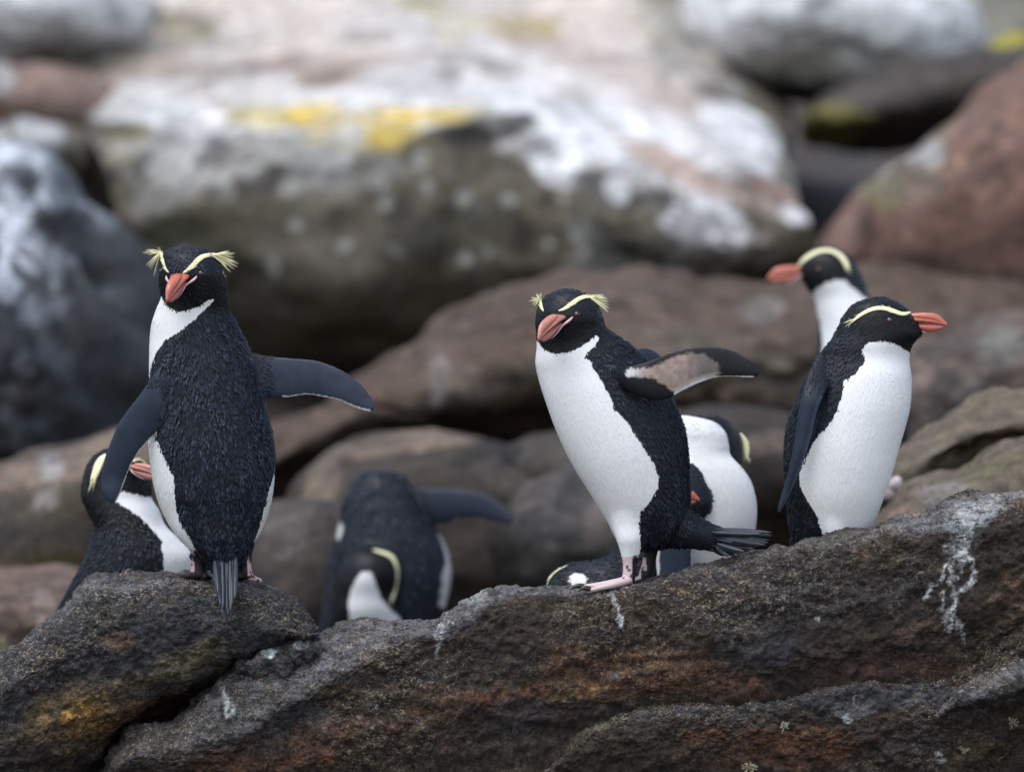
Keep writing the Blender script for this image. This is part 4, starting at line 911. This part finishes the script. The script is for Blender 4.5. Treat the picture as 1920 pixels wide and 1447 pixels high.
p2_toes = [([(1182, 1086, -.03, 11), (1150, 1092, -.045, 9), (1118, 1097, -.055, 7), (1092, 1100, -.06, 6)], .75), ([(1180, 1088, -.03, 10), (1150, 1096, -.07, 8), (1120, 1103, -.09, 6), (1104, 1106, -.095, 5)], .75),
           ([(1182, 1088, -.03, 10), (1160, 1093, -.01, 8), (1135, 1096, .01, 6), (1115, 1098, .02, 5)], .75), ([(1176, 1090, -.04, 9), (1160, 1096, -.045, 14), (1130, 1099, -.05, 15), (1112, 1101, -.06, 6)], .3),
           ([(1212, 1082, .05, 10), (1195, 1087, .05, 8), (1170, 1091, .045, 7)], .75), ([(1212, 1084, .05, 10), (1200, 1090, .02, 7), (1186, 1094, .0, 6)], .75)]
W2 = [(1000, 632), (1010, 642), (1019, 655), (1032, 661), (1046, 664), (1065, 661), (1086, 652), (1106, 638), (1117, 628), (1124, 633), (1117, 647), (1103, 660), (1093, 670), (1106, 676), (1121, 704), (1144, 742), (1153, 768), (1173, 786), (1191, 815), (1214, 850), (1231, 876), (1236, 896), (1235, 914), (1218, 940), (1201, 960), (1199, 990), (1202, 1016), (1199, 1050), (1150, 1056), (970, 1010), (970, 632)]
TAN = [(1170, 697), (1182, 691), (1220, 689), (1249, 675), (1275, 665), (1300, 661), (1322, 664), (1345, 680), (1352, 700), (1319, 714), (1290, 724), (1268, 738), (1256, 732), (1243, 719), (1220, 709), (1173, 706)]
fl2_low = [(1266, 738), (1280, 731), (1300, 720), (1319, 713), (1344, 708), (1373, 707), (1412, 708)]
def paint2(x, y, V, N, feather):
    C = np.tile(DKF, (len(x), 1)); yw = V[:, 1]
    nz = 1.6 * noise(V * 170, 4)
    fl = (yw < -.062) & (x > 1160) & (y < 752) & (y > 640)
    w = in_poly(x + nz, y + nz * .5, W2) & ~(fl & (x > 1165))
    mixc(C, w, WHF)
    if not feather:
        fl = fl & (x > 1168)
        sd = sd_poly(x, y, TAN)
        mixc(C, fl & (N[:, 1] > 0), SLATE)
        mixc(C, fl & (N[:, 1] <= 0), BLK * 1.5)
        g = np.clip(sd / 5 + .6 * noise(V * 250, 5) + .4, 0, 1) * (fl & (N[:, 1] < .3))
        tan = np.array([.30, .225, .19]) * (1 + .4 * fbm(V * 120, 3, 6))[:, None]
        tan = tan + np.clip((1215 - x) / 35, 0, 1)[:, None] * (np.array([.6, .59, .58]) - tan)
        tan = tan + np.clip(.9 - (1330 - x) / 60, 0, .7)[:, None] * (np.array([.08, .075, .075]) - tan)
        tan = tan + np.clip(1 - d_line(x, y, fl2_low) / 12, 0, .6)[:, None] * (np.array([.5, .48, .47]) - tan)
        C = C * (1 - g[:, None]) + tan * g[:, None]
        mixc(C, fl & (d_line(x, y, fl2_low) < 3.0), WHF * .85)
        mixc(C, (yw > .055) & (x > 1185) & (y < 700), SLATE)
        leg = (y > 1044) & (x < 1240)
        mixc(C, leg, (.60, .47, .46))
        sp = noise(V * 170, 8) > .50
        mixc(C, leg & sp & (y < 1092), (.12, .06, .06))
        mixc(C, (y > 1040) & (x > 1186) & (x < 1245) & (yw < .02), (.02, .014, .014))
        mixc(C, (y > 1030) & (x > 1212 - (y > 1070) * 10) & (x < 1245), (.02, .014, .014))
    hd = (y < 668) & (x < 1137) & ~w & ~in_poly(x, y, [(1093, 670), (1124, 633), (1150, 640), (1150, 700)])
    mixc(C, hd & (y > 590), BLK); mixc(C, hd & (y <= 590) & (y < 585 + (x - 1060) * .25), DKF * 1.2)
    return C
r2_, bv2 = penguin('penguin leaning back with one flipper lifted to the right and fanned tail', (1180, 1095, 0), p2_ribs, p2_others, p2_toes, paint=paint2,
                  head=(1068, 600, 1035, 605, -.08), nfeath=16000, voxel=.0022, feathered_others=(0, 1, 3), relax=((1185, 945, 75, 80, 60), (1150, 705, 30, 40, 12)), fclip=lambda x, y, p, i: ((i != 3) | (x < 1164 + 8 * rng.random(len(x)))) & ((i != 2) | (y < 1044)))
beak(r2_, P(1046, 601, -.062), (-.44, -.78, -.40), (-.2, -.3, 1), .080, .33, 1.25, M_beak2, M_culmen2)
eye(r2_, bv2, 1082, 589)
crest_strip(r2_, bv2, [(1048, 583, 1.5), (1057, 580, 3), (1068, 573, 4), (1080, 564, 4.5), (1092, 558, 4.5), (1102, 557, 4.5), (1110, 559, 4)],
            [(1131, 554, 0), (1137, 560, -.01), (1140, 567, 0), (1142, 573, .01), (1142, 580, 0), (1141, 586, -.01), (1136, 577, 0), (1130, 560, .01)], nfil=5)
crest_strip(r2_, bv2, [(1020, 584, 1), (1017, 577, 3), (1014, 568, 3.4), (1012, 560, 3.2)],
            [(996, 559, 0), (998, 567, .01), (1002, 572, 0), (993, 564, .01), (1004, 562, 0)], nfil=4)
for k in range(15):
    f = k / 14; px0 = 1340 + 6 * math.sin(k * 2.1); py0 = 992 + f * 38
    x1, y1 = [(1446, 998), (1445, 1006), (1430, 1001), (1447, 1003), (1441, 1018), (1436, 1022), (1443, 1013), (1424, 1024), (1416, 1030), (1405, 1033), (1396, 1034), (1388, 1037), (1378, 1041), (1366, 1043), (1358, 1040)][k]
    b = Bag(); blade(b, P(px0, py0, -.015 + .012 * math.sin(k * 1.7)), P(x1, y1, -.02 + .05 * math.sin(k * 2.3)), .0105, np.array([.1, -1.0, .5]), -.01); b.build('tail_feather', M_tail, r2_)
for c_, t_ in (((1094, 1099, -.06), (1068, 1106, -.065)), ((1106, 1104, -.095), (1084, 1108, -.10)), ((1117, 1097, .02), (1100, 1101, .02))):
    a = P(*c_); e = P(*t_); V, F = tube([a, (a + e) / 2 + np.array([0, 0, .004]), e], [.0052, .0042, .0008], 8, 10); mesh_obj('claw', V, F, M_claw, r2_)

# ---- penguin 3: right, in profile, beak to the right
p3_ribs = [(1640, 556, 1660, 556, 8, .08), (1604, 568, 1692, 571, 34, .08), (1585, 588, 1708, 588, 46, .08), (1573, 610, 1722, 606, 52, .08), (1564, 630, 1729, 624, 54, .08), (1550, 650, 1712, 645, 56, .08),
    (1532, 675, 1705, 672, 68, .09), (1512, 710, 1709, 710, 82, .09), (1491, 758, 1707, 758, 92, .09), (1477, 798, 1698, 798, 96, .09), (1471, 842, 1685, 842, 98, .09), (1472, 886, 1673, 886, 96, .09),
    (1475, 930, 1658, 930, 90, .09), (1479, 965, 1645, 965, 78, .09), (1484, 1000, 1632, 1000, 62, .09), (1500, 1030, 1610, 1030, 44, .09), (1525, 1048, 1585, 1048, 16, .09)]
p3_fl = [(1535, 660, 1572, 680, 8, .06), (1514, 700, 1560, 714, 9, .025), (1504, 740, 1543, 744, 11, -.005), (1497, 776, 1530, 780, 10, -.01), (1491, 817, 1520, 821, 9, -.01), (1485, 850, 1509, 856, 8, -.01), (1478, 886, 1495, 892, 7, -.005), (1468, 917, 1481, 925, 6, 0), (1460, 944, 1469, 950, 4, 0), (1457, 960, 1461, 963, 2, 0)]
p3_legs = [[(1520, 890, 1580, 890, 14, .07), (1510, 925, 1584, 925, 50, .065), (1520, 965, 1588, 965, 46, .06), (1535, 1000, 1592, 1000, 34, .05), (1552, 1030, 1592, 1030, 16, .05), (1558, 1050, 1582, 1050, 11, .05), (1560, 1068, 1584, 1066, 10, .05)], [(1560, 1000, 1622, 1000, 24, .13), (1572, 1030, 1612, 1030, 16, .13), (1580, 1050, 1604, 1050, 11, .13), (1580, 1066, 1604, 1064, 10, .13)],
           [(1482, 960, 1530, 960, 30, .09), (1483, 1000, 1540, 1000, 24, .09), (1480, 1030, 1520, 1030, 12, .09)]]
p3_toes = [([(1572, 1062, .05, 9), (1610, 1064, .04, 7), (1645, 1060, .03, 5)], .75), ([(1592, 1060, .13, 9), (1630, 1060, .13, 7), (1662, 1056, .13, 5)], .75)]
W3 = [(1616, 650), (1630, 642), (1645, 640), (1659, 640), (1683, 646), (1700, 658), (1740, 670), (1740, 1060), (1550, 1060), (1544, 1006), (1532, 970), (1520, 948), (1505, 922), (1498, 898), (1498, 888), (1508, 860), (1520, 836), (1534, 817), (1556, 793), (1568, 773), (1577, 747), (1579, 728), (1583, 714), (1606, 699), (1619, 683), (1622, 668), (1616, 658)]
def paint3(x, y, V, N, feather):
    C = np.tile(DKF, (len(x), 1)); yw = V[:, 1]
    nz = 1.6 * noise(V * 170, 14)
    w = in_poly(x + nz, y + nz * .5, W3)
    fl = in_poly(x, y, [(1500, 725), (1560, 705), (1548, 745), (1535, 790), (1524, 830), (1512, 862), (1498, 896), (1484, 932), (1464, 968), (1450, 968), (1475, 880), (1487, 800)]) & (yw < .022)
    if not feather:
        w &= ~fl
    mixc(C, w, WHF)
    if not feather:
        k = fl; C[k] = DKF + (SLATE * .8 - DKF) * np.clip((y[k] - 705) / 50, 0, 1)[:, None]; mixc(C, fl & (N[:, 0] > .35) & (y > 740), SLATE * 1.7)  # highlight on the leading edge painted in as paler slate
        mixc(C, (y > 1046), (.5, .35, .34))
    hd = (y < 660) & ~w
    mixc(C, hd & (x > 1600 + (y - 600) * .6) & (y > 580), BLK)
    return C
r3_, bv3 = penguin('rightmost penguin standing upright in profile, beak pointing right', (1580, 1060, .09), p3_ribs, [p3_fl] + p3_legs, p3_toes, paint=paint3,
                  head=(1655, 605, 1705, 605, .08), nfeath=14000, voxel=.0022, relax=((1565, 940, 60, 75, 60), (1545, 700, 35, 30, 12)), feathered_others=(0, 1, 2, 3), fclip=lambda x, y, p, i: (i != 1) | (y < 728 + 16 * rng.random(len(x))))
beak(r3_, P(1693, 606, .078), (1, -.12, -.02), (0, 0, 1), .080, .16)
eye(r3_, bv3, 1668, 600)
crest_strip(r3_, bv3, [(1706, 586, 2), (1696, 589, 4), (1686, 588, 5), (1668, 581, 5), (1649, 577.5, 4.6), (1630, 582, 4.4), (1612, 592, 3.6), (1598, 604, 2.6)],
            [(1586, 615, 0), (1589, 610, 0), (1581, 606, 0), (1584, 604, 0), (1590, 598, 0)], nfil=2, hairs=6)

# ---- penguin 4: far right behind, only head and neck show
Y4 = 1.7
p4_ribs = [(1540, 462, 1564, 462, 8, Y4), (1512, 474, 1586, 474, 34, Y4), (1500, 492, 1602, 490, 48, Y4), (1500, 514, 1612, 510, 54, Y4), (1510, 536, 1620, 532, 54, Y4), (1526, 556, 1628, 556, 54, Y4), (1532, 585, 1642, 585, 60, Y4),
    (1537, 620, 1662, 620, 68, Y4), (1535, 660, 1685, 660, 76, Y4), (1530, 720, 1700, 720, 84, Y4), (1528, 800, 1700, 800, 86, Y4), (1530, 900, 1690, 900, 84, Y4), (1545, 1000, 1670, 1000, 70, Y4), (1570, 1060, 1640, 1060, 40, Y4), (1590, 1090, 1620, 1090, 10, Y4)]
W4 = [(1527, 547), (1545, 532), (1565, 525), (1585, 527), (1605, 545), (1625, 560), (1680, 640), (1680, 1050), (1540, 1050), (1542, 640), (1537, 600), (1520, 556)]
def paint4(x, y, V, N, feather):
    C = np.tile(DKF * 1.5, (len(x), 1)); mixc(C, in_poly(x, y, W4) & (V[:, 1] < Y4 + .03), WHF)
    mixc(C, (y < 545) & (x < 1592) & ~in_poly(x, y, W4), BLK)
    return C
r4_, bv4 = penguin('far penguin behind the rightmost one, only its head and white neck showing', (1605, 1095, Y4), p4_ribs, paint=paint4, head=(1550, 505, 1505, 515, Y4), nfeath=2500, voxel=.005, flen=1.5)
beak(r4_, P(1508, 512, Y4), (-1, -.1, -.12), (0, 0, 1), .082, .16)
eye(r4_, bv4, 1535, 505)
crest_strip(r4_, bv4, [(1497, 503, 4), (1504, 492, 7), (1513, 484, 8), (1532, 473, 8), (1553, 470, 8), (1572, 477, 8), (1585, 492, 8), (1590, 508, 5)], [(1594, 518, 0), (1588, 520, 0)], Yfallback=Y4, thick=.003, nfil=3)

# ---- penguin 5: behind penguin 1 on the left
Y5 = .42
p5_ribs = [(200, 840, 226, 841, 8, Y5), (176, 853, 256, 856, 32, Y5), (162, 874, 276, 878, 46, Y5), (154, 903, 284, 905, 52, Y5), (153, 930, 284, 932, 56, Y5), (164, 957, 297, 955, 64, Y5), (178, 985, 311, 986, 74, Y5),
    (172, 1014, 337, 1012, 84, Y5), (156, 1055, 360, 1042, 90, Y5), (126, 1110, 357, 1085, 90, Y5), (98, 1165, 345, 1135, 84, Y5), (80, 1215, 325, 1190, 70, Y5), (80, 1260, 290, 1250, 44, Y5), (110, 1300, 220, 1290, 14, Y5)]
W5 = [(213, 938), (222, 924), (230, 920), (255, 925), (278, 932), (330, 940), (380, 1030), (380, 1100), (303, 1100), (306, 1043), (302, 1028), (304, 1015), (276, 982), (249, 960), (228, 947)]
def paint5(x, y, V, N, feather):
    C = np.tile(DKF, (len(x), 1)); nz = 3 * noise(V * 120, 24)
    w = in_poly(x + nz, y + nz, W5); mixc(C, w, WHF); mixc(C, (y < 1000) & ~w, BLK * 1.2); return C
r5_, bv5 = penguin('penguin turned right behind the left rock, half hidden by the flipper in front', (215, 1300, Y5), p5_ribs, paint=paint5, head=(215, 890, 270, 885, Y5), nfeath=7000, voxel=.003, flen=1.1)
beak(r5_, P(246, 879, Y5 - .045), (1, -.45, -.22), (0, 0, 1), .062, .12, .9, M_beak2, M_culmen2)
crest_strip(r5_, bv5, [(198, 853, 3), (191, 860, 8), (185, 872, 10), (180, 886, 9), (175, 898, 7)], [(167, 922, 0), (170, 915, 0), (174, 922, 0), (178, 905, 0), (176, 918, 0)], Yfallback=Y5, thick=.002, nfil=8)
crest_strip(r5_, bv5, [(245, 866, 2), (252, 863, 3), (260, 862, 3), (267, 864, 1.5)], Yfallback=Y5 - .05)

# ---- penguin 6: bent over behind the gap, preening, flipper out
Y6 = 1.75
p6_ribs = [(702, 880, 730, 880, 12, Y6), (676, 892, 756, 892, 40, Y6), (658, 914, 774, 912, 58, Y6), (648, 934, 786, 930, 64, Y6), (642, 950, 795, 945, 70, Y6), (635, 985, 812, 980, 80, Y6), (628, 1015, 830, 1012, 88, Y6), (622, 1045, 842, 1045, 92, Y6), (617, 1085, 846, 1080, 94, Y6), (608, 1130, 838, 1125, 92, Y6), (602, 1180, 825, 1170, 86, Y6), (610, 1240, 800, 1230, 64, Y6), (640, 1290, 760, 1285, 20, Y6)]
p6_fl = [(740, 930, 770, 1000, 14, Y6), (785, 914, 806, 985, 12, Y6 - .02), (826, 914, 836, 982, 9, Y6 - .03), (866, 916, 862, 973, 8, Y6 - .04), (900, 921, 893, 972, 7, Y6 - .05), (928, 934, 918, 976, 6, Y6 - .06), (950, 950, 940, 980, 5, Y6 - .07), (965, 970, 956, 985, 3, Y6 - .08)]
p6_head = [(680, 1018, 705, 1020, 10, Y6 - .10), (655, 1032, 732, 1034, 40, Y6 - .11), (640, 1056, 745, 1055, 54, Y6 - .12), (632, 1085, 746, 1082, 60, Y6 - .12), (628, 1115, 740, 1112, 62, Y6 - .11), (625, 1150, 745, 1145, 66, Y6 - .10), (620, 1190, 760, 1180, 70, Y6 - .06), (630, 1240, 760, 1230, 40, Y6 - .03)]
W6 = [(688, 1070), (680, 1072), (668, 1085), (656, 1110), (653, 1130), (660, 1240), (760, 1240), (750, 1158), (735, 1145), (715, 1122), (705, 1095), (697, 1075)]
def paint6(x, y, V, N, feather):
    C = np.tile(DKF * 1.6, (len(x), 1))
    mixc(C, (V[:, 1] < Y6 - .13) | ((V[:, 1] < Y6 - .05) & (y > 1030) & (x < 750)), BLK)
    mixc(C, in_poly(x, y, W6) & (V[:, 1] < Y6 - .05), WHF)
    mixc(C, (d_line(x, y, [(822, 985), (834, 1020), (842, 1060), (836, 1090), (832, 1130)]) < np.where(y > 1060, 9, 5)) & (x > 815), WHF * .7)
    mixc(C, (np.hypot((x - 636) / 7, (y - 993) / 18) < 1), WHF * .6)
    mixc(C, (np.hypot((x - 667) / 6, (y - 893) / 6) < 1), WHF * .8)
    mixc(C, (V[:, 1] > Y6 + .05), WHF * .9)
    if not feather:
        mixc(C, (x > 800) & (y < 990) & (x > 790 + (y - 900) * .3), SLATE * .7)
        mixc(C, (x > 855) & (x < 912) & (d_line(x, y, [(855, 975), (893, 973), (912, 976)]) < 3.5), WHF * .6)
    return C
r6_, bv6 = penguin('blurred penguin bending its head down with one flipper out, in the gap between the rocks', (720, 1290, Y6), p6_ribs, [p6_fl, p6_head], paint=paint6, head=None, nfeath=3000, voxel=.005, flen=1.6, feathered_others=(1,), slate=1.0)
crest_strip(r6_, bv6, [(700, 1032, 3), (718, 1037, 7), (736, 1046, 10), (744, 1068, 9), (742, 1098, 7), (737, 1114, 6), (732, 1128, 3)], Yfallback=Y6 - .13, thick=.003)

# ---- penguin 7: white fronted, preening, behind penguin 2's tail
Y7 = .42
p7_ribs = [(1262, 779, 1290, 779, 10, Y7), (1236, 788, 1336, 790, 40, Y7), (1225, 805, 1358, 808, 52, Y7), (1220, 828, 1366, 830, 58, Y7), (1218, 852, 1370, 853, 66, Y7), (1212, 880, 1392, 878, 76, Y7), (1205, 910, 1409, 905, 84, Y7),
    (1200, 945, 1418, 940, 90, Y7), (1200, 985, 1418, 980, 92, Y7), (1205, 1030, 1408, 1025, 88, Y7), (1215, 1080, 1390, 1075, 76, Y7), (1235, 1120, 1360, 1115, 50, Y7), (1265, 1145, 1320, 1140, 14, Y7)]
p7_head = [(1310, 779, 1326, 778, 10, Y7 + .12), (1290, 786, 1356, 782, 34, Y7 + .12), (1285, 800, 1374, 798, 46, Y7 + .12), (1285, 825, 1388, 822, 52, Y7 + .12), (1290, 850, 1392, 850, 50, Y7 + .12), (1300, 876, 1388, 876, 40, Y7 + .11), (1320, 895, 1370, 895, 16, Y7 + .1)]
p7_fl = [(1225, 985, 1290, 990, 10, Y7 - .11), (1228, 1020, 1298, 1022, 9, Y7 - .12), (1230, 1055, 1296, 1058, 8, Y7 - .125), (1232, 1090, 1290, 1092, 6, Y7 - .13), (1240, 1120, 1280, 1120, 4, Y7 - .13)]
p7_patch = [(1270, 868, 1300, 868, 10, Y7 - .085), (1262, 880, 1316, 880, 14, Y7 - .09), (1262, 910, 1330, 910, 18, Y7 - .095), (1264, 940, 1335, 940, 18, Y7 - .1), (1268, 965, 1328, 965, 12, Y7 - .1), (1280, 980, 1310, 980, 5, Y7 - .1)]
def paint7(x, y, V, N, feather):
    C = np.tile(WHF, (len(x), 1)); nz = 5 * noise(V * 90, 34)
    mixc(C, V[:, 1] > Y7 + .06, DKF)
    mixc(C, in_poly(x + nz, y + nz, [(1255, 860), (1300, 868), (1316, 885), (1325, 905), (1334, 920), (1336, 945), (1330, 965), (1312, 982), (1255, 985)]) & (V[:, 1] < Y7), DKF * 1.6)
    if not feather:
        f = (V[:, 1] < Y7 - .095) & (y > 985)
        mixc(C, f, SLATE); mixc(C, f & ((x < 1236) | (np.abs(x - 1298 + (y - 1022) * .05) < 1.5)), WHF * .7)
    return C
r7_, bv7 = penguin('preening penguin with a broad white front behind the lifted-flipper penguin', (1290, 1145, Y7), p7_ribs, [p7_head, p7_fl, p7_patch], paint=paint7, head=None, nfeath=8000, voxel=.003, flen=1.0, feathered_others=(0, 2))
beak(r7_, P(1240, 930, Y7 - .125), (1, -.1, -.08), (0, 0, 1), .072, .16)
crest_strip(r7_, bv7, [(1388, 812, 2), (1396, 825, 5), (1400, 840, 6), (1400, 855, 4)], [(1408, 865, .02), (1404, 868, 0)], Yfallback=Y7 + .12, thick=.002, nfil=4)

# ---- penguin 8: lying low behind the slab
Y8 = .35
p8_ribs = [(1024, 1100, 1030, 1118, 10, Y8), (1030, 1080, 1040, 1150, 34, Y8), (1048, 1066, 1060, 1170, 46, Y8), (1074, 1056, 1085, 1185, 54, Y8), (1112, 1051, 1115, 1195, 60, Y8), (1140, 1043, 1150, 1205, 66, Y8), (1158, 1022, 1190, 1215, 70, Y8), (1185, 1000, 1230, 1220, 66, Y8), (1215, 1000, 1260, 1210, 50, Y8), (1245, 1040, 1275, 1180, 20, Y8)]
def paint8(x, y, V, N, feather):
    C = np.tile(DKF * 1.5, (len(x), 1)); mixc(C, np.hypot((x - 1083) / 17, (y - 1086) / 12) < 1, WHF)
    mixc(C, (d_line(x, y, [(1062, 1090), (1042, 1075), (1050, 1100)]) < 3), DKF * .6)
    mixc(C, (y > 1150), WHF); return C
r8_, bv8 = penguin('low lying penguin whose dark head just shows over the slab crest', (1150, 1215, Y8), p8_ribs, paint=paint8, head=None, nfeath=4000, voxel=.003, flen=.9)
crest_strip(r8_, bv8, [(1027, 1098, 1.5), (1030, 1088, 2), (1037, 1078, 2.2), (1046, 1070, 2), (1056, 1065, 1)], Yfallback=Y8 - .02)
print('TOTAL polys', sum(len(o.data.polygons) for o in bpy.data.objects if o.type == 'MESH'))
